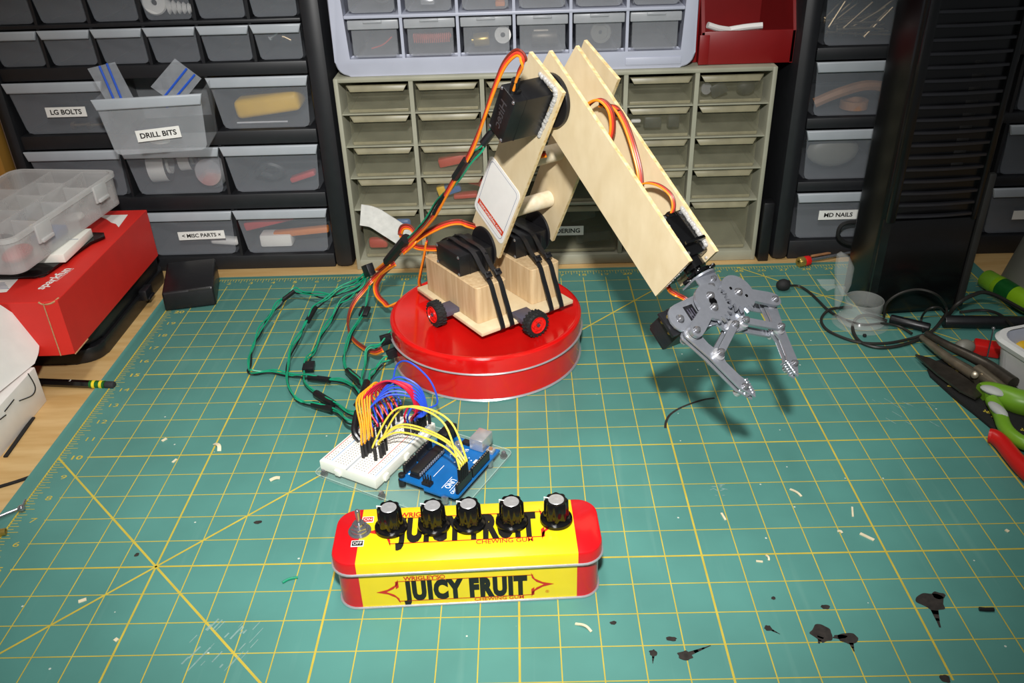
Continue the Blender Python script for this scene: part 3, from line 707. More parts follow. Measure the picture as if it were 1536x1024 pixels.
mb = MB(); mb.ball(V(14.65,GYp+0.7,11.5),0.25,(1,0.8,1)); mb.box((14.65,GYp+0.7,11.25),(0.4,0.3,0.2),None,0.05); content('foam_piece','orange foam piece in the third upper lilac cabinet drawer','foam',mb,M['orange_item'])
mb = MB(); mb.tube([V(16.0,GYp+0.7,11.75),V(16.4,GYp+0.7,11.45),V(16.9,GYp+0.7,11.4)],0.04,6,4); content('loose_wire','yellow wire in the fourth upper lilac cabinet drawer','wire',mb,M['wire_yellow'])
mb = MB(); mb.tube([V(18.2,GYp+0.7,11.7),V(18.8,GYp+0.7,11.5),V(19.4,GYp+0.7,11.4)],0.03,6,4); content('loose_wire','red wire in the fifth upper lilac cabinet drawer','wire',mb,M['jump_red'])
mb = MB(); mb.tube([V(20.2,GYp+0.7,11.4),V(20.8,GYp+0.7,11.55),V(21.6,GYp+0.7,11.7)],0.03,6,4); content('loose_wire','red wire in the last upper lilac cabinet drawer','wire',mb,M['jump_red'])
mb = MB(); mb.tube([V(9.4,GYp+0.9,11.6),V(9.8,GYp+0.8,11.4),V(10.2,GYp+0.9,11.55),V(9.8,GYp+1.0,11.65),V(9.4,GYp+0.9,11.6)],0.09,8,4); content('loose_wire','dark looped wire in the first upper lilac cabinet drawer','wire',mb,M['dark_item'])
mb = MB(); mb.box((11.7,GYp+0.8,11.4),(0.6,0.4,0.25),None,0.08); mb.ball(V(12.2,GYp+0.7,11.75),0.16); content('metal_fitting','bright metal fitting in the second upper lilac cabinet drawer','fitting',mb,M['silver'])

# ------------------------------------------------------------------ red stacking bin
MB().box((20.9,GYp-0.02,8.95),(2.3,0.05,0.30),None,0.02).build('label_plate', M['frame_lilac'], grey)
rb_ = thing('parts_bin', 'red open front parts bin on the right end of the beige cabinet', 'bin', (24.8,24.6,bz1))
y0 = 24.45; x0,x1 = 22.86,26.74; zb = bz1+0.02
mb = MB()
mb.bx(x0+0.1,x1-0.1,y0+0.1,y0+5.4,zb,zb+0.12); mb.bx(x0,x1,y0,y0+0.14,zb,zb+1.32,0.03)
mb.bx(x0,x1,y0+5.3,y0+5.44,zb,zb+4.4)
for xa in (x0,x1-0.14):
    mb.prism([(0,0),(5.44,0),(5.44,4.4),(1.6,4.4),(0.0,1.32)], V(xa,y0,zb), Y, Z, X, 0.14)
mb.build('bin_shell', M['bin_red'], rb_)
MB().bx(x0-0.06,x0+0.35,y0-0.06,y0,zb+0.02,zb+1.2,0.02).build('corner_rib', M['bin_red'], rb_)
MB().bx(x0-0.3,x0-0.02,y0+0.5,y0+5.2,zb-0.0,zb+4.2,0.03).build('side_wall', M['bin_red'], rb_)
for pts,lab in (([V(23.2,25.0,10.15),V(23.7,25.1,9.98),V(24.3,25.3,9.85)],'white plastic tube in the red bin, thick left one'),([V(24.0,25.3,9.85),V(24.8,25.2,9.98),V(25.5,25.1,10.05)],'white plastic tube in the red bin, thin right one')):
    mb = MB(); mb.tube(pts,0.13,10,4); content('plastic_tube',lab,'tube',mb,M['white_item'])

# ------------------------------------------------------------------ plywood robot arm on the tin
RO = V(13.83,13.66,0)
ra_ = math.radians(35.2)
rv = V(math.cos(ra_),math.sin(ra_),0); ru = V(-math.sin(ra_),math.cos(ra_),0)
def RG(a,b,z): return RO+ru*a+rv*b+Z*z
def rdir(a,z): return (ru*a+Z*z).normalized()
arm = thing('robot_arm', 'plywood robot arm with black servos and a silver gripper on the red tin', 'robot arm', RG(2.2,2,1.77))
def rbox(mb,a0,a1,b0,b1,z0,z1,bev=0.0,seg=2): return mb.box(RG((a0+a1)/2,(b0+b1)/2,(z0+z1)/2),(a1-a0,b1-b0,z1-z0),(ru,rv,Z),bev,seg)
rbox(MB(),0,4.54,0,4.06,2.06,2.2,0.02).build('platform', M['ply_face'], arm)
def block(a0,a1,b0,b1):
    mb = MB(); mb.prism(rrect(a0,a1,b0,b1,0.13,4), RO+Z*2.2, ru, rv, Z, 1.4, bevel=0.02, seg=1)
    return mb.build('wood_block', M['block_wood'], arm, origin=RG((a0+a1)/2,(b0+b1)/2,2.2))
block(0.62,4.22,0.25,1.54); block(0.62,4.22,2.62,3.92)
# toy wheels, one on each side, axles pointing outwards
def wheel(c, d):
    c = Vector(c); side = d.cross(Z).normalized()
    mb = MB(); r, w = 0.46, 0.34
    mb.lathe([(0.30,-w/2),(r-0.05,-w/2),(r,-w/2+0.05),(r,w/2-0.05),(r-0.05,w/2),(0.30,w/2),(0.30,-w/2)], c, d, 32)
    for k in range(20):
        t = 2*PI*k/20; rad = side*math.cos(t)+Z*math.sin(t); tn = -side*math.sin(t)+Z*math.cos(t)
        for sg in (-1,1): mb.box(c+rad*(r-0.005)+d*sg*w*0.26+tn*0.03*sg,(0.06,0.075,w*0.46),(rad,tn,d),0.012,1)
    o = mb.build('wheel', M['black_rubber'], arm, origin=c)
    mb = MB(); mb.lathe([(0,0.02),(0.09,0.02),(0.12,0.10),(0.2,0.10),(0.22,0.03),(0.28,0.03),(0.31,0.10),(0.31,-0.12),(0,-0.12)], c+d*0.10, d, 28)
    for k in range(6):
        t = 2*PI*k/6; mb.cyl(c+(side*math.cos(t)+Z*math.sin(t))*0.2+d*0.12, c+(side*math.cos(t)+Z*math.sin(t))*0.2+d*0.2,0.045,n=8)
    mb.build('hub', M['hub_red'], o)
    mb = MB(); mb.box(c+d*0.19,(0.12,0.05,0.06),(side,Z,d)); mb.box(c+d*0.19,(0.05,0.12,0.06),(side,Z,d)); mb.build('axle', M['lego_grey'], o)
    MB().box(c-d*0.62+Z*0.02,(0.7,0.8,0.22),(side,d,Z),0.02).build('axle_block', M['lego_grey'], o)
WZ = 1.765+0.475
wheel(RG(2.20,-0.52,WZ), -rv); wheel(RG(-0.62,1.86,WZ), -ru); wheel(RG(2.3,4.4,WZ), rv); wheel(RG(4.95,2.0,WZ), ru)
MB().cyl(RG(2.3,2.0,1.755),RG(2.3,2.0,2.06),0.5,n=24).build('turntable_horn', M['black_plastic'], arm)

# servos: c is the centre, la the long direction, wa the short one, da the shaft direction
def servo(c, la, wa, da, text=False, tabs=True, exit_sign=1, L=1.6, Wd=0.8, H=1.42, name='servo'):
    c = Vector(c); mb = MB()
    mb.box(c,(L,Wd,H),(la,wa,da),0.035)
    mb.box(c+da*0.02-da*H*0.5+da*0.42,(L+0.012,Wd+0.012,0.02),(la,wa,da))          # case seam
    if tabs:
        for sg in (-1,1): mb.box(c+la*sg*(L/2+0.13)+da*(H/2-0.42),(0.28,Wd*0.94,0.09),(la,wa,da),0.02)
    mb.cyl(c+la*0.4+da*H/2, c+la*0.4+da*(H/2+0.1), 0.28, n=20)
    mb.box(c+la*exit_sign*(L/2+0.06)-da*(H/2-0.28),(0.2,0.26,0.18),(la,wa,da),0.03)   # cable boot
    o = mb.build(name, M['black_satin'], arm, origin=c)
    for i in (-1,1):
        for j in (-1,1):
            p = c+la*i*(L/2-0.075)+wa*j*(Wd/2-0.075)-da*(H/2)
            sm_ = MB(); sm_.lathe([(0,0.035),(0.04,0.03),(0.062,0.0),(0.062,-0.01)], p, -da, 12); sm_.build('screw', M['chrome'], o)
    if text:
        t = MB(); t.text('Hitec', c-da*(H/2+0.006)+la*0.45-wa*0.11, -la, wa, 0.30, bold=0.015); t.build('embossed_name', M['emboss_grey'], o, smooth=0)
    return o
servo(RG(2.55,1.02,4.01), -ru, Z, rv, exit_sign=-1)
servo(RG(2.55,3.46,4.01), -ru, Z, rv, exit_sign=-1)
d1 = rdir(0.492,-0.871); w1 = rdir(0.871,0.492)
SA, SZ_ = -1.06, 10.0
servo(RG(SA,1.12,SZ_), -d1, w1, rv, text=True, tabs=False)
def disc(a,z,b0,b1,r,hub=None):
    mb = MB(); c = RG(a,0,z); mb.lathe([(0,b0),(r-0.02,b0),(r,b0+0.02),(r,b1-0.02),(r-0.02,b1),(0,b1)], c, rv, 48)
    if hub: mb.cyl(c+rv*hub[0],c+rv*hub[1],0.3,n=24)
    mb.build('servo_disc', M['black_plastic'], arm, origin=c+rv*b0)
disc(2.42,4.14,1.75,1.84,0.78); disc(2.42,4.14,4.19,4.28,0.78)
disc(-1.10,10.10,2.20,2.35,0.82,(1.96,2.2))

# plywood side plates; the sawn edges show paler than the faces
def plate(c0, ax1, l1, ax2, l2, b, name):
    mb = MB(); mb.prism([(0,0),(l1,0),(l1,l2),(0,l2)], c0+rv*b, ax1, ax2, rv, 0.125, side=1, bevel=0.0)
    return mb.build(name, [M['ply_face'],M['ply_edge']], arm, origin=c0+rv*b+ax1*l1/2+ax2*l2/2, smooth=0)
c1 = RG(-2.23,0,10.70)
plate(c1+d1*0.12, d1, 7.62, w1, 1.86, 1.845, 'upper_arm_plate')
plate(c1+d1*0.05, (d1*7.72+rv*0.36).normalized(), 7.70, w1, 1.86, 3.93, 'upper_arm_plate')
w3 = rdir(-0.805,-0.593); p3 = rdir(0.615,-0.79)
c2 = RG(-0.86,0,11.52)
plate(c2, w3, 7.83, p3, 1.98, 2.36, 'forearm_plate')
plate(c2, w3, 7.83, p3, 1.98, 3.38, 'forearm_plate')
disc(-1.10,10.10,3.82,3.92,0.6,(3.5,3.95))
for a,z,r in ((1.62,5.66,0.30),(0.95,7.60,0.30)):
    mb = MB(); mb.cyl(RG(a,1.97,z),RG(a,4.2,z),r,n=32); mb.build('dowel', M['dowel_wood'], arm)
# hot glue round the elbow servo and wrist servo
rn = random.Random(11)
def glue(pts, r, name='glue_bead'):
    mb = MB()
    P = catmull(pts,22)
    for p in P: mb.ball(p+V(rn.uniform(-.02,.02),rn.uniform(-.02,.02),rn.uniform(-.02,.02)), r*rn.uniform(0.8,1.15), (1,1,1), n=10)
    o = mb.build(name, M['glue_clear'], arm); return o
ec = RG(SA,1.84,SZ_)
glue([ec-d1*0.85+w1*0.42,ec-d1*0.9,ec-d1*0.86-w1*0.45,ec-w1*0.47,ec+d1*0.85-w1*0.42],0.075)

# zip ties over the two lower servos
def ziptie(b):
    pts = [RG(0.05,b,2.03),RG(-0.03,b,2.10),RG(-0.03,b,2.22),RG(0.20,b,2.75),RG(0.42,b,3.2),RG(0.66,b,3.66),RG(1.2,b,4.02),RG(1.72,b,4.44),RG(2.5,b,4.47),RG(3.38,b,4.44),RG(4.25,b,3.62),RG(4.58,b,2.2),RG(4.5,b,2.03)]
    mb = MB(); mb.strip(pts,0.17,0.05,rv,4); o = mb.build('zip_tie', M['black_plastic'], arm, origin=RG(2.2,b,3))
    h = RG(0.82,b,3.84); t = rdir(0.54,0.42); n = rdir(-0.42,0.54)
    mb = MB(); mb.box(h+n*0.06,(0.24,0.27,0.17),(t,rv,n),0.03); mb.box(h+n*0.17+t*0.03,(0.07,0.16,0.14),(t,rv,n),0.02)
    mb.build('tie_head', M['black_plastic'], o)
for b in (0.86,1.26,3.02,3.48): ziptie(b)

# sticker on the upper arm: white card, thin frame line, red banner
def P1(i,j,off=0.0): return c1+rv*(1.845-off)+d1*i+w1*j
s0 = -0.02
st = MB(); i0,i1 = 4.48,7.10
ol = rrect(i0,i1,0.06,2.04,0.22,5)
st.prism(ol, c1+rv*1.838, d1, w1, -rv, 0.010)
so = st.build('sticker', M['sticker_white'], arm, origin=P1(5.8,1.0), smooth=0)
fr = MB(); A_ = rrect(i0+0.13,i1-0.13,0.19,1.91,0.17,5); B_ = rrect(i0+0.148,i1-0.148,0.208,1.892,0.16,5)
for k in range(len(A_)):
    q = (k+1)%len(A_); fr.poly([P1(*A_[k],.02),P1(*A_[q],.02),P1(*B_[q],.02),P1(*B_[k],.02)])
fr.build('frame_line', M['line_blue'], so, smooth=0)
bn = MB(); bn.poly([P1(6.50,0.19,.021),P1(6.74,0.19,.021),P1(6.74,1.91,.021),P1(6.50,1.91,.021)])
bn.m = 1; bn.text('instructables.com', P1(6.685,1.80,.024), -w1, -d1, 0.15, bold=0.012, width=1.52)
bn.build('banner', [M['banner_red'],M['sticker_white']], so, smooth=0)

# ------------------------------------------------------------------ wrist servo and gripper
def FA(t,p,b): return c2+w3*t+p3*p+rv*b                # forearm coordinates
mb = MB(); mb.box(FA(6.92,0.94,2.93),(1.45,1.62,0.80),(w3,p3,rv),0.04)
mb.box(FA(7.30,0.94,2.93),(0.10,2.1,0.74),(w3,p3,rv),0.02)
mb.cyl(FA(7.62,0.56,2.93),FA(7.95,0.56,2.93),0.32,n=20)
mb.box(FA(6.25,0.2,2.93),(0.2,0.18,0.26),(w3,p3,rv),0.03)
mb.box(FA(7.66,1.1,2.93),(0.2,1.2,0.7),(w3,p3,rv),0.05)
ws = mb.build('wrist_servo', M['black_gloss'], arm)
for dt in (-0.62,0.62): 
    for q in (-0.3,0.3):
        mb = MB(); mb.lathe([(0,0.03),(0.04,0.025),(0.055,0)], FA(6.92+dt,0.13,2.93+q), -p3, 10); mb.build('screw', M['chrome'], ws)
glue([FA(6.2,0.1,3.36),FA(6.6,0.12,3.36),FA(7.1,0.1,3.36),FA(7.5,0.12,3.36)],0.07); glue([FA(7.4,0.3,3.36),FA(7.75,0.4,3.36)],0.06)
glue([FA(6.3,0.08,2.5),FA(7.0,0.1,2.5),FA(7.6,0.1,2.5)],0.05); glue([FA(7.80,0.2,2.44),FA(7.81,0.9,2.45),FA(7.80,1.7,2.44)],0.035)

GA = FA(7.8,0.99,2.92)
gth = math.radians(5)
gn3 = (ru*0.593-Z*0.805).normalized()
gs = rv*math.cos(gth)+gn3*math.sin(gth)
gn = w3.cross(gs); gn = gn if gn.dot(V(-.2,-.6,.6)) > 0 else -gn
GC = 0.02                                            # sideways centre of the gripper
def GP(w,s,off=0.7): return GA+w3*w+gs*(s+GC)+gn*off
grip = MB()
# base plate with the round servo flange, and the bracket that turns up to the wrist
ol = [(0.95,-0.42),(0.95,0.45),(1.25,0.85),(1.75,0.62),(2.3,0.34),(2.3,-0.34),(1.85,-0.62),(1.8,-1.5)]
for k in range(9):
    t = PI*k/8; ol.append((1.36+0.43*math.cos(t), -1.62-0.43*math.sin(t)))
ol += [(0.92,-1.5),(0.85,-0.6)]
grip.prism(ol, GP(0,0,0.40), w3, gs, gn, 0.09, bevel=0.02)
grip.prism([(0.42,-0.40),(1.3,-0.40),(1.3,0.42),(0.42,0.42)], GP(0,0,0.485), w3, gs, gn, 0.07, bevel=0.02)
grip.box(GP(0.42,0.0,0.22),(0.07,0.82,0.62),(w3,gs,gn),0.02)
grip.cyl(GP(0.40,0,0.38),GP(0.46,0,0.38),0.43,n=32)
gr = grip.build('gripper', M['aluminium'], arm, origin=GP(1,0,.5))
# wrist horn
mb = MB(); hc = GP(0.30,0,0.38)
mb.cyl(hc-w3*0.06,hc+w3*0.02,0.36,n=28)
for k in range(4):
    t = PI/4+k*PI/2; d = gs*math.cos(t)+gn*math.sin(t); q = d.cross(w3); mb.box(hc+d*0.34,(0.36,0.2,0.11),(d,q,w3),0.04)
mb.cyl(hc-w3*0.3,hc,0.16,n=16)
mb.build('wrist_horn', M['black_gloss'], gr)
def gscrew(w,s,off,r=0.085,parent=None,h=0.11):
    mb = MB(); c = GP(w,s,off)
    mb.lathe([(0,h),(r*0.6,h*0.95),(r,h*0.55),(r,0),(r*1.35,0),(r*1.35,-0.03)], c, gn, 16)
    o = mb.build('screw', M['chrome'], gr, origin=c)
    return o
def gear(s0, sg):
    """toothed plate with an arm; sg is the side its arm points to"""
    pts = []; n = 0; c = (1.30, s0); R0, R1 = 0.50, 0.63
    e_ = (1.88, sg*1.68)
    aa = math.atan2(e_[1]-c[1], e_[0]-c[0])           # arm angle in the (w,s) plane
    # start just after the arm and run round
    a0 = aa+0.36*1.0; a1 = aa+2*PI-0.36
    k = 0; N_ = 120
    inward = -sg
    for i in range(N_+1):
        t = a0+(a1-a0)*i/N_
        # teeth on the sector facing the other gear and the fingers
        ang = (t+PI) % (2*PI) - PI
        s_in = math.sin(ang)*inward; w_in = math.cos(ang)
        toothed = (s_in > 0.12 and w_in > -0.55) or (w_in > 0.45 and s_in > -0.35)
        rr = R0
        if toothed:
            ph = i % 7; rr = (R0-0.02,R0-0.02,R0+0.05,R1+0.02,R1+0.02,R0+0.05,R0-0.02)[ph]
        else: rr = 0.56
        pts.append((c[0]+rr*math.cos(t), c[1]+rr*math.sin(t)))
    # the arm with a rounded end
    dx, dy = math.cos(aa), math.sin(aa); nx, ny = -dy, dx; hw = 0.205
    end = []
    for i in range(9):
        t = -PI/2+PI*i/8; end.append((e_[0]+dx*math.cos(t)*hw+nx*math.sin(t)*hw, e_[1]+dy*math.cos(t)*hw+ny*math.sin(t)*hw))
    pts = pts+[(e_[0]-dx*0.2-nx*hw*1.05,e_[1]-dy*0.2-ny*hw*1.05)]+end+[(e_[0]-dx*0.2+nx*hw*1.05,e_[1]-dy*0.2+ny*hw*1.05)]
    mb = MB(); mb.prism(pts, GP(0,0,0.64), w3, gs, gn, 0.10)
    return mb.build('gear_arm', M['aluminium'], gr, origin=GP(c[0],c[1],0.64), smooth=30)
gear(-0.545,-1); gear(0.545,1)
# lower mirror arms between base plate and finger (thin bars)
def bar(p, q, off, w=0.11, t=0.09, name='link_bar'):
    a, b = GP(p[0],p[1],off), GP(q[0],q[1],off); d = (b-a).normalized(); n = gn.cross(d)
    L = (b-a).length; ol = []
    for i in range(7): tt = PI/2+PI*i/6; ol.append((math.cos(tt)*w,math.sin(tt)*w))
    for i in range(7): tt = -PI/2+PI*i/6; ol.append((L+math.cos(tt)*w,math.sin(tt)*w))
    mb = MB(); mb.prism(ol, a, d, n, gn, t, bevel=0.012, seg=1); return mb.build(name, M['aluminium'], gr, origin=(a+b)/2)
for sg in (-1,1):
    m_, f_, e_ = (2.11,sg*0.22),(2.67,sg*1.30),(1.88,sg*1.68)
    bar(m_, f_, 0.58, 0.105, 0.10); bar(m_, f_, 0.16, 0.105, 0.10)
    bar((1.30,sg*0.545), e_, 0.16, 0.16, 0.07, 'lower_arm')
    # finger: two parallel plates with spacers
    for off in (0.44,0.29):
        half = [(1.88+0.24*math.cos(PI/2+PI*k/6), -1.68+0.24*math.sin(PI/2+PI*k/6)) for k in range(7)]
        half += [(2.62,-1.60),(3.70,-1.28),(4.10,-0.94),(3.98,-0.86),(3.62,-0.88),(3.42,-1.02),(2.95,-1.18),(2.66,-1.14),(2.3,-1.36)]
        pts = half if sg < 0 else [(a,-b) for a,b in reversed(half)]
        mb = MB(); mb.prism(pts, GP(0,0,off), w3, gs, gn, 0.075, bevel=0.012, seg=1)
        fo_ = mb.build('finger_plate', M['aluminium'], gr, origin=GP(2.8,sg*1.4,off), smooth=30)
    # serrated pad between the finger plates at the tip
    mb = MB()
    for k in range(6): mb.box(GP(3.58+k*0.075,sg*(0.89+0.006*k),0.40),(0.05,0.12,0.26),(w3,gs,gn),0.01,1)
    mb.box(GP(3.78,sg*1.0,0.40),(0.42,0.18,0.10),(w3,gs,gn)); mb.build('grip_pad', M['aluminium'], gr)
    for w_,s_,r_ in ((1.88,1.68,0.13),(2.67,1.30,0.12),(3.74,1.08,0.11)):
        mb = MB(); mb.cyl(GP(w_,sg*s_,0.12),GP(w_,sg*s_,0.64 if w_<3 else 0.44),r_,n=18); mb.cyl(GP(w_,sg*s_,0.515),GP(w_,sg*s_,0.58),r_*1.5,n=18) if w_<3 else None
        mb.build('spacer', M['silver'], gr)
    gscrew(1.88,sg*1.68,0.745); gscrew(2.67,sg*1.30,0.69); gscrew(3.74,sg*1.08,0.525); gscrew(2.11,sg*0.22,0.69)
    mb = MB(); mb.cyl(GP(2.11,sg*0.22,0.12),GP(2.11,sg*0.22,0.58),0.115,n=16); mb.cyl(GP(2.11,sg*0.22,0.46),GP(2.11,sg*0.22,0.575),0.175,n=18); mb.build('spacer', M['silver'], gr)
gscrew(1.30,0.545,0.745,0.10); gscrew(1.12,-0.5,0.745,0.10); gscrew(1.46,-0.63,0.745,0.10)
mb = MB(); mb.cyl(GP(1.30,-0.545,0.742),GP(1.30,-0.545,0.752),0.13,n=20); mb.build('horn_hole', M['black_gloss'], gr)
for w_,s_ in ((1.12,0.36),(1.48,0.74)):
    mb = MB(); mb.cyl(GP(w_,s_,0.742),GP(w_,s_,0.748),0.05,n=12); mb.build('horn_hole', M['black_gloss'], gr)
gscrew(0.82,-0.06,0.56,0.085); gscrew(0.80,-0.34,0.56,0.085); gscrew(1.36,-1.72,0.49,0.10); gscrew(0.62,0.2,0.56,0.07)
# gripper servo under the base plate
mb = MB(); mb.box(GP(1.33,-1.02,-0.08),(0.80,1.62,0.95),(w3,gs,gn),0.04); mb.box(GP(1.33,-1.02,0.30),(0.76,2.22,0.10),(w3,gs,gn),0.02)
mb.box(GP(1.33,-1.02,-0.58),(0.74,1.5,0.22),(w3,gs,gn),0.05)
mb.build('gripper_servo', M['black_plastic'], gr)
mb = MB(); mb.box(GP(1.34,-1.22,0.492),(0.52,0.36,0.01),(w3,gs,gn)); mb.m = 1
for k in range(3): mb.poly([GP(1.18,-1.12-0.09*k,0.499),GP(1.5,-1.12-0.09*k,0.499),GP(1.5,-1.15-0.09*k,0.499),GP(1.18,-1.15-0.09*k,0.499)])
mb.build('servo_plate', [M['black_plastic'],M['lego_grey']], gr, smooth=0)
for w_ in (1.15,1.5):
    mb = MB(); mb.cyl(GP(w_,-1.92,0.05),GP(w_,-1.92,0.40),0.055,n=10); mb.cyl(GP(w_,-1.92,0.16),GP(w_,-1.92,0.22),0.12,n=6); mb.build('mount_bolt', M['brass'], gr)

# ------------------------------------------------------------------ gum tin controller
ga = math.radians(2.3); gX = V(math.cos(ga),math.sin(ga),0); gY = V(-math.sin(ga),math.cos(ga),0); GO = V(13.70,4.43,0)
gum = thing('gum_tin', 'yellow and red chewing gum tin with five knobs and a toggle switch', 'tin', GO)
def banded(mb, w, d, r, z0, z1, bx_, bev, capm=True):
    """rounded box whose ends are red (slot 1) and middle yellow (slot 0)"""
    ol = rrect(-w/2,w/2,-d/2,d/2,r,7)
    n = len(ol); pts = []
    for i in range(n):
        p, q = ol[i], ol[(i+1)%n]; pts.append(p)
        for xb in ((bx_,-bx_) if q[0] < p[0] else (-bx_,bx_)):
            if min(p[0],q[0]) < xb < max(p[0],q[0]): pts.append((xb,p[1]))
    n = len(pts)
    prof = [(0,z0)] + ([(0,z1-bev)] if bev else []) + ([(-bev*0.3,z1-bev*0.3),(-bev,z1)] if bev else [(0,z1)])
    def at(p, ins, z):
        f = lambda c, h: c*(1+ins/h)
        return GO+gX*f(p[0],w/2)+gY*f(p[1],d/2)+Z*z
    rings = [[mb.bm.verts.new(at(p,i_,z)) if abs(p[0]) < bx_-1e-6 or abs(p[0]) > bx_+1e-6 else mb.bm.verts.new(GO+gX*p[0]+gY*(p[1]*(1+i_/(d/2)))+Z*z) for p in pts] for i_,z in prof]
    for a,b in zip(rings,rings[1:]):
        for k in range(n):
            q = (k+1)%n; mx_ = (pts[k][0]+pts[q][0])/2; mb.m = 1 if abs(mx_) > bx_ else 0
            mb._f([a[k],a[q],b[q],b[k]])
    top, bot = rings[-1], rings[0]
    for ring in (top,bot):
        R_ = [k for k in range(n) if pts[k][0] >= bx_-1e-6]; L_ = [k for k in range(n) if pts[k][0] <= -bx_+1e-6]
        C_ = [k for k in range(n) if abs(pts[k][0]) <= bx_+1e-6]
        def order(I): 
            # keep cyclic order starting after the gap
            for s_ in range(len(I)):
                if (I[s_]-1) % n not in I: return I[s_:]+I[:s_]
            return I
        mb.m = 1; mb._f([ring[k] for k in order(R_)]); mb._f([ring[k] for k in order(L_)])
        mb.m = 0
        c4 = sorted(C_, key=lambda k: math.atan2(pts[k][1],pts[k][0])); mb._f([ring[k] for k in c4])
    mb.m = 0
    return mb
GM = [M['gum_yellow'],M['gum_red'],M['print_black'],M['print_red']]
banded(MB(),6.72,1.92,0.50,0.03,1.26,2.76,0.0).build('tin_body', GM[:2], gum, smooth=40)
lid = banded(MB(),6.88,2.06,0.54,1.24,1.62,2.78,0.06).build('lid', GM[:2], gum, smooth=40)
def hoop(w,d,r,z,rad,name):
    ol = rrect(-w/2,w/2,-d/2,d/2,r,7); pts = [GO+gX*p[0]+gY*p[1]+Z*z for p in ol]; pts.append(pts[0])
    MB().tube(pts,rad,8,0,caps=False).build(name, M['silver'], gum)
hoop(6.90,2.08,0.55,1.245,0.035,'lid_rim'); hoop(6.76,1.96,0.52,0.035,0.035,'base_rim')
def GT(x,y,z): return GO+gX*x+gY*y+Z*z
def brand(o, ax, ay, k, name, parent, ky=None):
    """gum wrapper print: two swept arrow heads, name between thin rules"""
    ky = ky or k
    P = lambda x,y: o+ax*(x*k)+ay*(y*ky)
    mb = MB(); mb.m = 0
    mb.text('JUICY FRUIT', P(-1.62,-0.34), ax, ay, 0.70*ky, bold=0.075, width=3.24*k, spacing=1.16)
    mb.m = 1
    mb.text("WRIGLEY'S®", P(-1.58,0.455), ax, ay, 0.15*ky, bold=0.03, width=1.08*k)
    mb.text('CHEWING GUM', P(1.52,-0.56), ax, ay, 0.13*ky, bold=0.012, width=1.30*k, align='RIGHT')
    for y in (0.42,-0.42): mb.poly([P(-1.76,y-0.014)+ay.cross(ax)*0,P(1.78,y-0.014),P(1.78,y+0.014),P(-1.76,y+0.014)])
    for sg in (-1,1):
        # arrow head: swept curved barbs
        tip = (sg*2.32,0.0)
        up_ = [(sg*2.32,0.0),(sg*2.02,0.10),(sg*1.82,0.26),(sg*1.72,0.52)]
        inn = [(sg*1.74,0.30),(sg*1.86,0.12),(sg*2.05,0.0)]
        a_ = [P(*q) for q in up_]; b_ = [P(*q) for q in inn]
        for pts in ([up_[0],up_[1],inn[2]],[up_[1],up_[2],inn[1],inn[2]],[up_[2],up_[3],inn[0],inn[1]]):
            mb.poly([P(*q) for q in pts]); mb.poly([P(q[0],-q[1]) for q in pts])
        lo = -1 if sg > 0 else 1
        mb.poly([P(sg*1.72,lo*0.42),P(sg*1.80,lo*0.42),P(sg*1.80,lo*0.10),P(sg*1.72,lo*0.18)])
    return mb.build(name, [M['print_black'],M['print_red']], parent, smooth=0)
brand(GT(-0.10,-0.967,0.545), gX, Z, 0.98, 'front_print', gum, 0.83)
brand(GT(-0.02,0.10,1.626), gX, gY, 1.12, 'lid_print', gum)
mb = MB(); mb.text('®', GT(1.95,-0.968,0.24), gX, Z, 0.09); mb.build('trade_mark', M['print_red'], gum, smooth=0)
# knobs
def knob(x,y,rot):
    c = GT(x,y,1.62); mb = MB()
    mb.lathe([(0,0),(0.40,0),(0.43,0.03),(0.42,0.10),(0.35,0.14),(0,0.14)], c, Z, 40)
    ol = []
    for i in range(64):
        t = 2*PI*i/64; ol.append(((0.31+0.022*math.cos(8*t))*math.cos(t),(0.31+0.022*math.cos(8*t))*math.sin(t)))
    a = [mb.bm.verts.new(c+X*p[0]+Y*p[1]+Z*0.12) for p in ol]; b = [mb.bm.verts.new(c+X*p[0]*0.95+Y*p[1]*0.95+Z*0.66) for p in ol]
    t_ = [mb.bm.verts.new(c+X*p[0]*0.86+Y*p[1]*0.86+Z*0.70) for p in ol]
    for i in range(64):
        j = (i+1)%64; mb._f([a[i],a[j],b[j],b[i]]); mb._f([b[i],b[j],t_[j],t_[i]])
    mb._f(t_)
    o = mb.build('knob', M['knob_black'], gum, origin=c, smooth=45)
    mb = MB(); mb.lathe([(0,0.712),(0.19,0.712),(0.205,0.70),(0.205,0.69)], c, Z, 32); mb.build('knob_disc', M['knob_disc'], o)
    d = V(math.cos(rot),math.sin(rot),0); mb = MB()
    mb.box(c+d*0.25+Z*0.703,(0.16,0.03,0.012),(d,Z.cross(d),Z)); mb.box(c+d*0.318+Z*0.55,(0.014,0.028,0.26),(d,Z.cross(d),Z)); mb.build('pointer_line', M['label_white'], o)
for (x,rot) in ((-1.98,2.95),(-0.86,2.9),(0.06,2.8),(1.17,2.9),(2.33,2.85)): knob(x,0.22,rot)
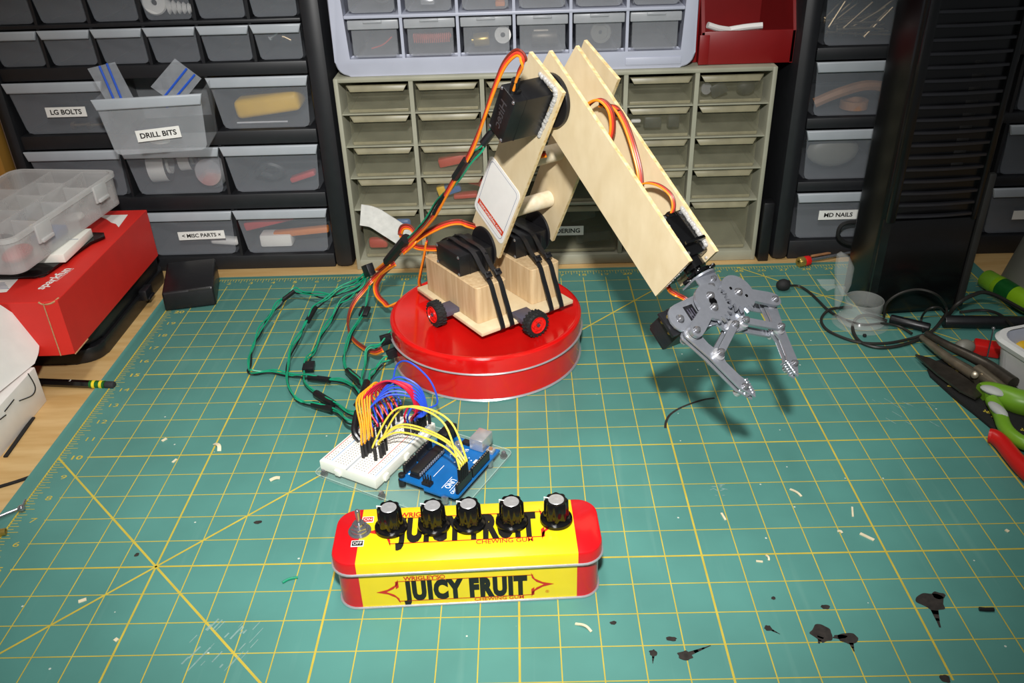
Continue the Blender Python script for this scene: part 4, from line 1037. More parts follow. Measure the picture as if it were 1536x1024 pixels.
# toggle switch
c = GT(-2.79,0.16,1.62); mb = MB()
mb.lathe([(0,0),(0.30,0),(0.30,0.03),(0.24,0.03),(0.24,0.12),(0.0,0.12)], c, Z, 24); mb.cyl(c+Z*0.06,c+Z*0.19,0.22,n=6); mb.cyl(c+Z*0.19,c+Z*0.30,0.14,n=20)
o = mb.build('toggle_switch', M['chrome'], gum, origin=c)
mb = MB(); mb.cyl(c+Z*0.28,c+Z*0.62+gY*0.05,0.045,0.07,n=14); mb.ball(c+Z*0.62+gY*0.05,0.072,n=12); mb.build('toggle_lever', M['chrome'], o)
def chip(x,y,txt,bg,fg,w):
    p = GT(x,y,1.624); mb = MB(); mb.box(p,(w,0.22,0.012),(gX,gY,Z)); mb.m = 1; mb.box(p+Z*0.008,(w-0.04,0.17,0.008),(gX,gY,Z)); mb.m = 0
    mb.text(txt, p+Z*0.0125-gY*0.045, gX, gY, 0.095, bold=0.0, align='CENTER'); mb.build('switch_label', [M[bg],M[fg]], gum, smooth=0)
chip(-2.80,-0.30,'OFF','label_white','print_black',0.32); chip(-2.62,0.58,'ON','label_white','print_red',0.30)

# ------------------------------------------------------------------ acrylic carrier, breadboard, microcontroller board
bE = V(0.878,-0.479,0); bL = V(0.479,0.878,0); BO = V(8.85,8.87,0)
def BB(ee,l,z): return BO+bE*ee+bL*l+Z*z
ac = thing('carrier_plate', 'clear acrylic plate on rubber feet holding the breadboard and blue circuit board', 'plate', BB(2.2,1.6,0))
PO = (-0.12,-0.22)
mb = MB(); mb.prism(rrect(-0.12,4.92,-0.24,3.52,0.2,5), BO+Z*0.07, bE, bL, Z, 0.11); mb.build('acrylic_sheet', M['acrylic'], ac, smooth=30)
ol = rrect(-0.12,4.92,-0.24,3.52,0.2,5); pts = [BO+bE*p[0]+bL*p[1]+Z*0.175 for p in ol]; pts.append(pts[0])
MB().tube(pts,0.012,6,0,caps=False).build('polished_edge', M['acrylic_edge'], ac)
for ee,l in ((0.1,0.0),(4.7,0.0),(0.1,3.3),(4.7,3.3),(2.35,-0.05)):
    mb = MB(); mb.cyl(BB(ee,l,0.0),BB(ee,l,0.072),0.12,n=16); mb.build('foot', M['black_rubber'], ac)
    mb = MB(); mb.lathe([(0,0.05),(0.06,0.045),(0.085,0)], BB(ee,l,0.18), Z, 14); mb.build('screw', M['chrome'], ac)
bb = thing('breadboard', 'white solderless breadboard with red and blue rail lines', 'breadboard', BB(1.07,1.63,0.18))
mb = MB(); mb.prism([(0,0),(2.14,0),(2.14,3.27),(0,3.27)], BO+Z*0.182, bE, bL, Z, 0.37, bevel=0.03); 
for l in (0.5,1.6,2.7): mb.box(BB(2.17,l,0.32),(0.07,0.2,0.2),(bE,bL,Z),0.01)
mb.box(BB(0.7,-0.03,0.32),(0.2,0.07,0.2),(bE,bL,Z),0.01)
mb.build('board_body', M['board_white'], bb)
mb = MB(); tz = 0.5535
for l in range(30):
    y = 0.19+l*0.1
    for ee in [0.5+0.1*k for k in range(5)]+[1.2+0.1*k for k in range(5)]: 
        p = BB(ee,y,tz); mb.poly([p-bE*.017-bL*.017,p+bE*.017-bL*.017,p+bE*.017+bL*.017,p-bE*.017+bL*.017])
    if l%6 != 5:
        for ee in (0.17,0.27,1.84,1.94):
            p = BB(ee,y,tz); mb.poly([p-bE*.017-bL*.017,p+bE*.017-bL*.017,p+bE*.017+bL*.017,p-bE*.017+bL*.017])
mb.build('pin_holes', M['hole_dark'], bb, smooth=0)
for ee,m_ in ((0.08,'rail_red'),(0.36,'rail_blue'),(1.76,'rail_red'),(2.03,'rail_blue')):
    mb = MB(); mb.poly([BB(ee-.013,0.15,tz),BB(ee+.013,0.15,tz),BB(ee+.013,3.1,tz),BB(ee-.013,3.1,tz)]); mb.build('rail_line', M[m_], bb, smooth=0)
mb = MB(); mb.box(BB(1.05,1.63,0.553),(0.07,3.27,0.004),(bE,bL,Z)); mb.build('centre_groove', M['drawer_lip'], bb, smooth=0)

pc = thing('microcontroller_board', 'blue microcontroller board with black headers on the acrylic plate', 'circuit board', BB(3.65,1.8,0.4))
PZ = 0.41
mb = MB(); mb.prism([(2.60,0.55),(2.68,0.47),(3.55,0.47),(3.62,0.38),(4.2,0.38),(4.28,0.47),(4.62,0.47),(4.72,0.57),(4.72,3.05),(2.60,3.05)], BO+Z*PZ, bE, bL, Z, 0.062)
mb.build('circuit_sheet', M['pcb_blue'], pc, smooth=0)
T = PZ+0.062
def header(e0,e1,l0,l1,h=0.34,mname='black_plastic',name='pin_header'):
    mb = MB(); mb.box(BB((e0+e1)/2,(l0+l1)/2,T+h/2),(e1-e0,l1-l0,h),(bE,bL,Z),0.008,1); o = mb.build(name, M[mname], pc)
    n = int(round((l1-l0)/0.1)); mb = MB()
    for k in range(n):
        p = BB((e0+e1)/2,l0+0.05+k*0.1,T+h+0.002); mb.poly([p-bE*.022-bL*.022,p+bE*.022-bL*.022,p+bE*.022+bL*.022,p-bE*.022+bL*.022])
    mb.build('sockets', M['hole_dark'], o, smooth=0)
header(4.58,4.68,0.62,1.42); header(4.58,4.68,1.48,2.48)
header(2.66,2.76,0.70,1.30); header(2.66,2.76,1.38,2.18)
mb = MB(); mb.box(BB(3.08,1.42,T+0.15),(0.30,1.42,0.16),(bE,bL,Z),0.015); mb.box(BB(3.08,1.42,T+0.04),(0.34,1.46,0.08),(bE,bL,Z)); 
o = mb.build('main_chip', M['chip_black'], pc)
mb = MB()
for k in range(14):
    for sg in (-1,1): mb.box(BB(3.08+sg*0.165,0.78+k*0.1,T+0.12),(0.03,0.045,0.1),(bE,bL,Z))
ob = mb.build('chip_pins', M['silver'], o, smooth=0)
mb = MB(); mb.box(BB(4.08,2.98,T+0.22),(0.48,0.64,0.42),(bE,bL,Z),0.02); mb.build('usb_socket', M['silver'], pc)
mb = MB(); mb.box(BB(2.93,2.72,T+0.2),(0.36,0.52,0.40),(bE,bL,Z),0.03); mb.box(BB(2.93,3.03,T+0.24),(0.40,0.14,0.48),(bE,bL,Z),0.02); mb.build('power_jack', M['black_plastic'], pc)
mb = MB(); mb.box(BB(4.52,2.82,T+0.06),(0.24,0.24,0.12),(bE,bL,Z),0.01); o = mb.build('reset_button', M['silver'], pc); MB().cyl(BB(4.52,2.82,T+0.12),BB(4.52,2.82,T+0.17),0.06,n=14).build('button_cap', M['tan_item'], o)
for (ee,l) in ((3.5,2.55),(3.3,2.35)): MB().cyl(BB(ee,l,T),BB(ee,l,T+0.22),0.12,n=20,bevel=0.02).build('capacitor', M['silver'], pc)
mb = MB(); mb.box(BB(3.62,2.86,T+0.05),(0.26,0.2,0.1),(bE,bL,Z)); mb.build('regulator', M['chip_black'], pc)
mb = MB(); mb.box(BB(4.02,2.05,T+0.03),(0.2,0.2,0.05),(bE,bL,Z)); mb.build('usb_chip', M['chip_black'], pc)
mb = MB(); mb.box(BB(3.72,2.25,T+0.06),(0.14,0.40,0.12),(bE,bL,Z),0.05,3); mb.build('crystal', M['silver'], pc)
mb = MB(); mb.box(BB(3.6,0.62,T+0.05),(0.3,0.2,0.1),(bE,bL,Z))
for i in range(3):
    for j in range(2): mb.box(BB(3.5+i*0.1,0.57+j*0.1,T+0.2),(0.028,0.028,0.26),(bE,bL,Z))
mb.build('program_pins', M['chip_black'], pc, smooth=0)
mb = MB(); mb.text('UNO', BB(4.11,1.17,T+.002), -bL, bE, 0.18, bold=0.02, width=0.44)
mb.text('ARDUINO', BB(4.41,1.20,T+.002), -bL, bE, 0.11, bold=0.012, width=0.62)
for x0_,x1_,y0_,y1_ in ((4.06,4.08,0.66,1.24),(4.34,4.36,0.66,1.24)): mb.poly([BB(x0_,y0_,T+.002),BB(x1_,y0_,T+.002),BB(x1_,y1_,T+.002),BB(x0_,y1_,T+.002)])
for k in range(12): mb.poly([BB(2.80,0.75+k*.12,T+.002),BB(2.88,0.75+k*.12,T+.002),BB(2.88,0.81+k*.12,T+.002),BB(2.80,0.81+k*.12,T+.002)])
for k in range(10): mb.poly([BB(4.46,1.5+k*.1,T+.002),BB(4.53,1.5+k*.1,T+.002),BB(4.53,1.54+k*.1,T+.002),BB(4.46,1.54+k*.1,T+.002)])
mb.poly([BB(3.55,1.0,T+.002),BB(3.57,1.0,T+.002),BB(3.57,1.6,T+.002),BB(3.55,1.6,T+.002)]); mb.poly([BB(4.28,2.1,T+.002),BB(4.42,2.1,T+.002),BB(4.42,2.3,T+.002),BB(4.28,2.3,T+.002)])
rn = random.Random(2)
for k in range(26):
    ee, l = rn.uniform(3.4,4.45), rn.uniform(1.75,2.6); w_ = rn.uniform(.03,.07); mb.poly([BB(ee,l,T+.0025),BB(ee+w_,l,T+.0025),BB(ee+w_,l+.04,T+.0025),BB(ee,l+.04,T+.0025)])
ob = mb.build('board_print', M['silk_white'], pc, smooth=0)
for (ee,l) in ((2.72,0.53),(4.3,0.47),(4.62,2.55),(2.72,2.5)):
    MB().cyl(BB(ee,l,0.18),BB(ee,l,PZ),0.11,n=14).build('standoff', M['black_plastic'] if ee < 3 else M['chrome'], pc)
MB().cyl(BB(2.70,0.57,T),BB(2.70,0.57,T+0.12),0.11,n=16,bevel=0.03).build('nut', M['black_plastic'], pc)

# ------------------------------------------------------------------ jumper wires
def plug(o, p, d, L=0.55, m='black_plastic'):
    a, b = ortho(d); mb = MB(); mb.box(Vector(p)+d*L/2,(0.1,0.1,L),(a,b,d),0.01,1); return mb.build('plug', M[m], o)
def jumper(p0, p1, h, m, label, group, lean=(0,0,0), d0=Z, d1_=Z, L=0.5, name='jumper_wire'):
    p0, p1 = Vector(p0), Vector(p1); q0, q1 = p0+d0*L, p1+d1_*L; lean = Vector(lean)
    mid = (q0+q1)/2; top = max(q0.z,q1.z)+h
    A_ = q0*0.80+q1*0.20+lean*0.8; A_.z = q0.z+(top-q0.z)*0.82
    B_ = q0*0.20+q1*0.80+lean*0.8; B_.z = q1.z+(top-q1.z)*0.82
    mid = mid+lean; mid.z = top
    pts = [q0-d0*0.05, q0+d0*0.12, A_, mid, B_, q1+d1_*0.12, q1-d1_*0.05]
    o = MB().tube(pts,0.031,7,6).build(name, M[m]); tag(o,label,'wire',group)
    plug(o,p0,d0,L); plug(o,p1,d1_,L); return o
tb = 0.56
hdr = lambda l: BB(4.63,l,T+0.345)
def onb(px): return px
YB = [V(10.622,8.793,0.560),V(10.771,8.920,0.560),V(10.853,9.085,0.560),V(10.890,9.287,0.560),V(10.799,9.020,0.560)]
ylab = 'yellow jumper wire arching from the breadboard to the blue board'
jumper(YB[0], hdr(0.82), 1.35, 'wire_yellow', 'tall yellow jumper wire starting nearest the front of the breadboard', 'yellow jumper wires', lean=bL*0.45)
jumper(YB[2], hdr(1.22), 1.20, 'wire_yellow', 'second tall yellow jumper wire, just behind the tallest', 'yellow jumper wires', lean=bL*0.35)
for k,(i,l) in enumerate(((1,0.92),(3,1.12),(4,1.02))): jumper(YB[i], hdr(l), 0.42+0.07*k, 'wire_yellow', 'low arching yellow jumper wire to the blue board', 'low yellow jumper wires', lean=bL*0.2)
def arc(p0, p1, ctl, m, label, group, L=0.5):
    """jumper wire through breadboard control points (e, l, z)"""
    p0, p1 = Vector(p0), Vector(p1)
    pts = [p0+Z*(L-0.05), p0+Z*(L+0.1)]+[BB(*c) for c in ctl]+[p1+Z*(L+0.1), p1+Z*(L-0.05)]
    o = MB().tube(pts,0.031,7,6).build('jumper_wire', M[m]); tag(o,label,'wire',group); plug(o,p0,Z,L); plug(o,p1,Z,L); return o
# orange ones rise almost straight from the board's middle and bend back over the plug rows
for k in range(6):
    e0, l0 = 1.16+0.04*(k%2), 0.72+0.1*k
    arc(BB(e0,l0,0.56), BB(0.75,2.35+0.12*k,0.56), [(0.95,l0+0.30,1.5),(0.62,1.35+0.14*k,2.05),(0.55,1.8+0.13*k,2.15),(0.62,2.2+0.12*k,1.7)], 'jump_orange', 'orange jumper wire rising steeply from the breadboard', 'orange jumper wires')
# red and blue ones bulge from the rear row of plugs across to the far rail
for k in range(6):
    l0 = 1.45+0.27*k; t = k/5
    arc(BB(1.02,l0,0.56), BB(1.84,2.45+0.1*k,0.56), [(0.72,l0+0.1,1.45),(0.66+0.12*t,1.75+0.75*t,2.1-0.15*t),(1.15,2.25+0.35*t,2.5-0.2*t),(1.75,2.5+0.25*t,2.15),(2.0,2.5+0.2*t,1.5)], 'jump_red', 'red jumper wire looping across the rear of the breadboard', 'red jumper wires')
for k in range(6):
    l0 = 1.6+0.27*k; t = k/5
    arc(BB(0.92,l0,0.56), BB(1.95,2.5+0.1*k,0.56), [(0.82,l0+0.05,1.35),(0.85,1.75+0.8*t,1.75+0.25*t),(1.30,2.2+0.55*t,2.05+0.35*t),(1.95,2.6+0.3*t,1.85+0.25*t),(2.2,2.65+0.2*t,1.3)], 'jump_blue', 'blue jumper wire looping across the rear of the breadboard', 'blue jumper wires')
arc(BB(0.95,3.1,0.56), BB(2.02,3.15,0.56), [(0.5,3.4,1.5),(0.6,3.6,2.2),(1.2,3.5,2.5),(2.0,3.4,2.1),(2.3,3.3,1.4)], 'jump_blue', 'blue jumper wire making the topmost loop near the red tin', None)
for k,(m_,lab) in enumerate((('jump_red','short red jumper wire standing at the right rail'),('jump_blue','short blue jumper wire standing at the right rail'))):
    arc(BB(1.68+0.09*k,2.3+0.03*k,0.56), BB(1.8+0.1*k,2.75+0.1*k,0.56), [(1.66+0.12*k,2.35,1.3),(1.75+0.12*k,2.5,1.55),(1.85+0.1*k,2.65,1.3)], m_, lab, None)

# ------------------------------------------------------------------ cable harness
def ribbon(name, label, pts, side, cols=('wire_orange','wire_red','wire_brown'), r=0.041, group=None, smooth=6):
    if 'wire_green' in cols: r = 0.031
    mb = MB(); P = catmull(pts, smooth)
    for k,cname in enumerate(cols):
        mb.m = k; off = (k-(len(cols)-1)/2)*r*(2.9 if 'wire_green' in cols else 1.9); wob = random.Random(k*31+len(P)); w1_,w2_ = wob.uniform(2,5), wob.uniform(0,6)
        rows = []
        for i,p in enumerate(P):
            d = (P[min(i+1,len(P)-1)]-P[max(i-1,0)]).normalized(); sd = side-d*side.dot(d)
            sd = sd.normalized() if sd.length > 1e-3 else ortho(d)[0]
            wb_ = 0.05*math.sin(w1_*i/8+w2_) if 'wire_green' in cols else 0
            rows.append(p+sd*(off+wb_)+d.cross(sd)*wb_*0.6+(Z*0.035 if cname == 'wire_black' else Z*0))
        mb.tube(rows, r, 7, 0)
    o = mb.build(name, [M[c] for c in cols]); tag(o, label, 'cable', group); return o
def sleeve(o, p, q, r, m='black_satin', name='heat_shrink_sleeve'):
    p, q = Vector(p), Vector(q); mb = MB(); mb.tube([p,(p+q)/2,q], r, 10, 3); return mb.build(name, M[m], o)
def conn(o, c, d, w=0.32, h=0.12, L=0.5, side=None, name='connector'):
    d = d.normalized(); sd = (side-d*side.dot(d)).normalized() if side else ortho(d)[0]
    mb = MB(); mb.box(c,(L,w,h),(d,sd,d.cross(sd)),0.015); return mb.build(name, M['black_plastic'], o)
# elbow servo lead: up from the servo, over, and down the outside of the arm
e1 = [V(15.178,12.703,10.825),V(15.303,12.440,11.279),V(15.458,12.132,11.672),V(15.408,12.117,11.892),V(15.225,12.290,11.896),V(14.933,12.617,11.544),V(14.661,12.916,10.940),V(14.344,13.278,10.077),V(14.003,13.762,9.131),V(13.629,14.206,8.294),V(13.244,14.664,7.615),V(12.748,15.280,6.684),V(12.274,15.866,5.763),V(11.650,16.750,4.829),V(10.807,17.772,3.736),V(10.030,18.700,2.712)]
o = ribbon('servo_cable','orange and brown servo cable looping over the elbow servo and down the arm', e1, V(0.3,-0.2,1))
mb = MB(); mb.tube([V(15.134,12.887,10.628),V(15.242,12.560,11.103)],0.13,10,0); mb.build('strain_relief', M['black_satin'], o)
sleeve(o, V(13.605,14.204,8.252), V(13.168,14.738,7.500), 0.14); sleeve(o, V(12.744,15.338,6.686), V(12.273,15.901,5.799), 0.10); sleeve(o, V(10.978,17.495,4.182), V(9.960,18.799,2.667), 0.21)
# green extension leads running with it
g1 = [V(14.674,13.678,9.448),V(14.395,13.727,9.130),V(14.109,13.785,8.762),V(13.787,14.068,8.379),V(13.331,14.627,7.580),V(12.851,15.256,6.856),V(12.368,15.906,6.141),V(11.907,16.473,5.326),V(11.270,17.289,4.425),V(10.612,18.013,3.579)]
o = ribbon('extension_cable','green and black wires taped beside the elbow servo cable', g1, V(0.3,-0.2,1), ('wire_green','wire_black','wire_green'))
sleeve(o, V(14.633,13.736,9.474), V(14.157,13.751,8.898), 0.13)
# forearm leads inside the arm
f1 = [FA(3.3,0.9,2.75),FA(2.3,0.35,2.75),FA(1.9,-0.02,2.8),FA(2.2,-0.15,2.9),FA(2.7,0.0,3.0),FA(3.2,0.5,3.1)]
f1 = [FA(2.05,1.2,2.7),FA(1.95,0.4,2.75),FA(2.15,-0.1,2.85),FA(2.6,-0.12,2.95),FA(3.0,0.3,3.0),FA(3.2,0.9,3.0)]
o = ribbon('servo_cable','striped servo cable bulging out between the two forearm plates', f1, rv)
f2 = [FA(2.1,0.3,3.15),FA(2.5,-0.08,3.2),FA(3.0,-0.12,3.18),FA(3.5,-0.05,3.12),FA(4.0,0.08,3.05),FA(4.6,0.35,3.0),FA(5.1,0.75,2.95)]
o = ribbon('servo_cable','reddish servo cable along the inner face of the rear forearm plate', f2, rv)
sleeve(o, FA(2.05,0.2,3.15), FA(2.75,-0.08,3.19), 0.11)
f3 = [FA(4.9,0.75,2.85),FA(5.0,0.3,2.9),FA(5.35,-0.05,2.95),FA(5.8,-0.18,3.0),FA(6.1,-0.05,3.0),FA(6.25,0.18,2.95)]
o = ribbon('servo_cable','thin servo cable entering the top of the wrist servo', f3, rv, r=0.028)
f4 = [FA(7.6,1.6,2.7),FA(7.86,1.72,2.72),V(19.508,8.979,6.002),V(19.756,8.872,5.905),V(20.002,8.742,5.758)]
o = ribbon('servo_cable','red servo cable running from the forearm end to the gripper', f4, gn, r=0.028)
f5 = [RG(0.75,2.1,7.85),RG(0.3,2.4,7.95),RG(-0.2,2.7,8.1)]
o = ribbon('servo_cable','short red stretch of cable showing beside the upper dowel', f5, Z)
# lower servo leads
s1 = [RG(3.42,0.6,4.05),V(11.420,17.337,3.886),V(10.991,17.684,3.990),V(10.704,17.918,4.170),V(10.819,17.842,4.499),V(11.118,17.678,4.559),V(11.291,17.520,4.352),V(11.239,17.334,4.110),V(10.750,17.680,3.558)]
o = ribbon('servo_cable','orange servo cable curled in a small loop left of the front servo', s1, Z)
s2 = [RG(3.42,3.0,4.05),V(13.413,17.027,4.847),V(13.055,17.014,4.993),V(12.621,16.936,4.985),V(12.057,17.041,4.721),V(11.444,17.389,4.242),V(10.820,17.579,3.657)]
o = ribbon('servo_cable','long orange servo cable arching from behind the arm plate', s2, Z)
s3 = [V(11.767,17.105,4.222),V(11.586,17.361,3.486),V(11.367,17.672,2.702),V(11.229,18.042,2.063),V(11.376,18.180,1.754),RG(4.3,1.0,2.3)]
o = ribbon('servo_cable','orange servo cable hanging down to the plywood platform', s3, ru+rv)
s4 = [V(10.146,18.536,2.611),V(9.599,19.137,1.926),V(9.241,19.472,1.286),V(9.298,19.218,0.983),V(9.620,18.760,0.873),V(9.988,18.412,0.863),V(11.15,18.4,1.4)]
o = ribbon('servo_cable','dark orange servo cable bending down behind the red tin', s4, X)
# fan of leads from the sleeve into the black connectors
s5 = [V(10.262,18.371,3.059),V(9.808,18.841,2.535),V(9.395,19.340,2.044)]
o = ribbon('servo_cable','short striped servo cable between the thick sleeve and the black connector', s5, X)
c5 = V(8.930,19.913,1.782); conn(o, c5, V(9.417,19.309,2.207)-c5, 0.5, 0.3, 0.55, Z)
s6 = [V(10.294,18.326,2.792),V(9.697,18.999,2.169),V(9.135,19.621,1.521),V(8.750,19.183,1.200),V(8.413,18.832,0.900),V(8.233,18.366,0.600),V(8.278,17.616,0.400),V(8.615,16.766,0.300),V(9.231,15.856,0.400),V(9.727,15.087,0.700),V(10.074,14.762,1.000)]
o = ribbon('servo_cable','orange servo cable sweeping round in front of the red tin side', s6, Z)
# green and black extension leads over the mat
GB = ('wire_black','wire_green','wire_green')
st = V(8.712,20.221,1.486)
h1 = [st,V(8.350,19.338,1.500),V(7.687,19.023,1.250),V(7.135,18.519,1.100),V(6.935,18.088,1.000),V(6.780,17.428,0.850),V(6.609,16.638,0.700),V(6.496,15.635,0.550),V(6.509,14.683,0.400),V(6.740,13.698,0.300),V(7.125,12.897,0.250),V(7.538,12.506,0.250),V(7.984,12.281,0.280),V(8.663,11.911,0.350),V(9.115,11.294,0.550),V(9.532,10.542,0.750),BB(0.62,2.0,0.9)]
o = ribbon('extension_cable','green and black lead with two sleeves curving in front of the others', h1, Z, GB)
sleeve(o, V(6.955,18.144,1.030), V(6.771,17.338,0.840), 0.11); sleeve(o, V(7.898,12.366,0.280), V(8.690,11.896,0.360), 0.12)
h2 = [st+V(0,0,-.1),V(8.440,19.488,1.300),V(7.786,19.132,1.100),V(6.925,19.253,1.000),V(6.134,19.697,0.950),V(5.667,19.882,0.900),V(5.303,19.404,0.750),V(5.015,18.648,0.600),V(4.817,17.592,0.450),V(4.784,16.385,0.300),V(4.893,15.313,0.200),V(4.989,14.823,0.150),V(5.310,14.732,0.140),V(5.934,14.734,0.150),V(6.766,14.389,0.200),V(7.438,14.146,0.250),V(8.232,13.855,0.300),V(8.854,13.541,0.400),V(9.357,12.784,0.600),V(9.719,11.933,0.800)]
o = ribbon('extension_cable','green and black lead reaching farthest left across the mat', h2, Z, GB)
sleeve(o, V(5.695,19.880,0.900), V(5.309,19.385,0.760), 0.10); sleeve(o, V(7.389,14.148,0.250), V(8.236,13.839,0.310), 0.12)
h3 = [st+V(.1,0,-.2),V(8.695,19.551,1.200),V(8.214,19.123,1.000),V(7.789,18.611,0.850),V(7.543,17.842,0.600),V(7.354,16.863,0.400),V(7.214,15.919,0.300),V(7.087,15.133,0.250),V(7.129,14.419,0.200),V(7.403,13.691,0.200),V(7.869,13.077,0.250),V(8.351,12.564,0.300),V(8.878,12.030,0.400),V(9.436,11.287,0.600),BB(0.55,2.25,0.9)]
o = ribbon('extension_cable','green and black lead with a square black connector lying on the mat', h3, Z, GB)
conn(o, V(7.252,14.856,0.300), V(7.233,14.427,0.250)-V(7.189,15.286,0.300), 0.42, 0.14, 0.5, X); sleeve(o, V(7.874,13.062,0.260), V(8.655,12.218,0.360), 0.14)
h4 = [st+V(.2,0,-.2),V(8.984,19.658,1.200),V(8.932,18.906,1.000),V(8.871,18.246,0.800),V(8.717,17.346,0.600),V(8.509,16.564,0.450),V(8.447,15.631,0.350),V(8.639,14.747,0.300),V(9.016,14.022,0.400),V(9.449,13.251,0.600),V(9.731,12.466,0.800)]
o = ribbon('extension_cable','green and black lead dropping straight down with a black flag connector', h4, Z, GB)
conn(o, V(8.915,18.131,0.800), V(8.823,17.596,0.700)-V(8.989,18.626,0.900), 0.36, 0.12, 0.55, X); sleeve(o, V(8.797,14.415,0.330), V(9.486,13.175,0.620), 0.13)
h5 = [V(10.42,15.6,1.25),V(10.032,14.980,1.100),V(9.677,14.973,1.000),V(9.490,14.742,0.800),V(9.481,14.069,0.700),V(9.601,13.022,0.800),V(9.754,12.231,0.900)]
o = ribbon('extension_cable','green and black lead from the connector at the left side of the tin', h5, Z, GB)
conn(o, V(10.177,15.229,1.150), V(1,0.4,0.1), 0.4, 0.16, 0.42, Z)
h6 = [V(10.5,14.9,0.75),V(10.299,14.797,0.600),V(9.939,14.461,0.500),V(9.769,13.922,0.500),V(9.765,13.194,0.600),V(9.836,12.378,0.800)]
o = ribbon('extension_cable','green and black lead from the lower connector at the tin', h6, Z, GB)
conn(o, V(10.403,14.877,0.750), V(1,0.5,0.2), 0.36, 0.16, 0.4, Z)
# taped cluster of plugs where the leads meet the board
def tape(pts, r, label):
    mb = MB(); mb.tube(pts, r, 10, 5, taper=(1.0,0.75)); o = mb.build('taped_plugs', M['black_satin']); return tag(o, label, 'plugs')
tape([V(9.830,12.576,1.000),V(9.824,11.880,1.050),V(9.774,11.324,1.050),V(9.654,11.163,0.950)], 0.13, 'black taped plug bundle above the orange wires')
tape([V(9.842,10.634,1.100),V(9.814,10.183,1.000),V(9.839,9.815,0.900),V(10.010,9.654,0.700)], 0.13, 'black taped plug bundle entering the left side of the breadboard')
for k in range(4):
    a = BB(0.3+0.06*k,2.1+0.13*k,0.56); o = MB().tube([V(9.770,11.207,1.050),V(9.922,10.271,1.300)+V(.06*k,0,0),a+V(0,0,.9),a+V(0,0,.45)],0.03,7,5).build('extension_wire', M['wire_green'])
    tag(o,'short green wire end plugged into the left rail of the breadboard','wire','green wire ends at the breadboard'); plug(o,a,Z,0.5)

# ------------------------------------------------------------------ left side of the bench
hc = thing('hard_case', 'black plastic hard case lying under the red cardboard box', 'case', (-4.3,20,BZ))
mb = MB(); mb.prism(rrect(-7.25,-1.15,16.0,23.95,0.9,8), (0,0,BZ), X, Y, Z, 0.62, bevel=0.08); mb.build('case_base', M['black_satin'], hc)
mb = MB(); mb.prism(rrect(-7.2,-1.28,16.15,23.9,0.85,8), (0,0,0.56), X, Y, Z, 0.72, bevel=0.14); mb.build('case_lid', M['black_satin'], hc)
mb = MB(); mb.box((-1.02,20.9,0.52),(0.36,0.75,0.5),None,0.08); mb.box((-0.88,20.9,0.34),(0.2,0.6,0.12),None,0.04); mb.build('latch', M['black_plastic'], hc)
rb = thing('cardboard_box', 'red cardboard mailer box with a torn white label on the left', 'box', (-4.2,18.7,1.3))
bxl,bxr,byf,byb,b0,b1 = -7.3,-1.05,14.35,23.0,1.30,3.5
mb = MB(); mb.prism([(bxl,byf),(bxr-0.45,byf),(bxr,byf+0.12),(bxr,byb),(bxl,byb)], (0,0,b0), X, Y, Z, b1-b0, bevel=0.03); mb.build('box_body', M['red_card'], rb, smooth=0)
mb = MB(); mb.tube([V(bxr-0.46,byf-0.01,b0+0.02),V(bxr-0.46,byf-0.01,b1-0.05)],0.022,5,0); mb.build('cut_edge', M['card_edge'], rb)
mb = MB(); mb.tube([V(bxr-0.62,byf+0.0,b1),V(bxr-0.5,byf+0.02,b1-0.09),V(bxr-0.3,byf+0.05,b1-0.10),V(bxr-0.12,byf+0.1,b1-0.04),V(bxr-0.04,byf+0.3,b1)],0.035,6,3); mb.build('torn_corner', M['card_edge'], rb)
mb = MB(); mb.tube([V(bxr,byf+0.13,b0),V(bxr,byf+1.2,b0)],0.025,5,0); mb.build('cut_edge', M['card_edge'], rb)
zt = b1+0.006
mb = MB(); mb.poly([V(p.x,p.y,zt) for p in (V(-3.018,22.474,3.500),V(-1.649,22.455,3.500),V(-1.495,21.045,3.500),V(-1.758,21.422,3.500),V(-2.021,21.586,3.500),V(-2.381,21.979,3.500))]); mb.build('torn_label', M['paper_white'], rb, smooth=0)
mb = MB(); mb.poly([V(p.x,p.y,zt) for p in (V(-4.826,16.391,3.500),V(-3.337,16.305,3.500),V(-3.228,15.216,3.500),V(-4.107,15.055,3.500))]); mb.m = 1
for k in range(5):
    p = V(-3.776,15.998,3.500); mb.poly([V(p.x-0.5+.1*k,p.y-0.12*k,zt+.003),V(p.x+0.1+.1*k,p.y-0.12*k,zt+.003),V(p.x+0.1+.1*k,p.y-0.12*k-.05,zt+.003),V(p.x-0.5+.1*k,p.y-0.12*k-.05,zt+.003)])
mb.build('address_label', [M['paper_white'],M['line_blue']], rb, smooth=0)
mb = MB(); mb.text('sparkfun', V(-1.98,15.35,zt), V(0.16,1,0).normalized(), V(-1,0.16,0).normalized(), 0.34, bold=0.02, width=1.75)
mb.text('ELECTRONICS', V(-1.78,16.0,zt), V(0.16,1,0).normalized(), V(-1,0.16,0).normalized(), 0.11, width=1.1); mb.build('box_lettering', M['label_white'], rb, smooth=0)

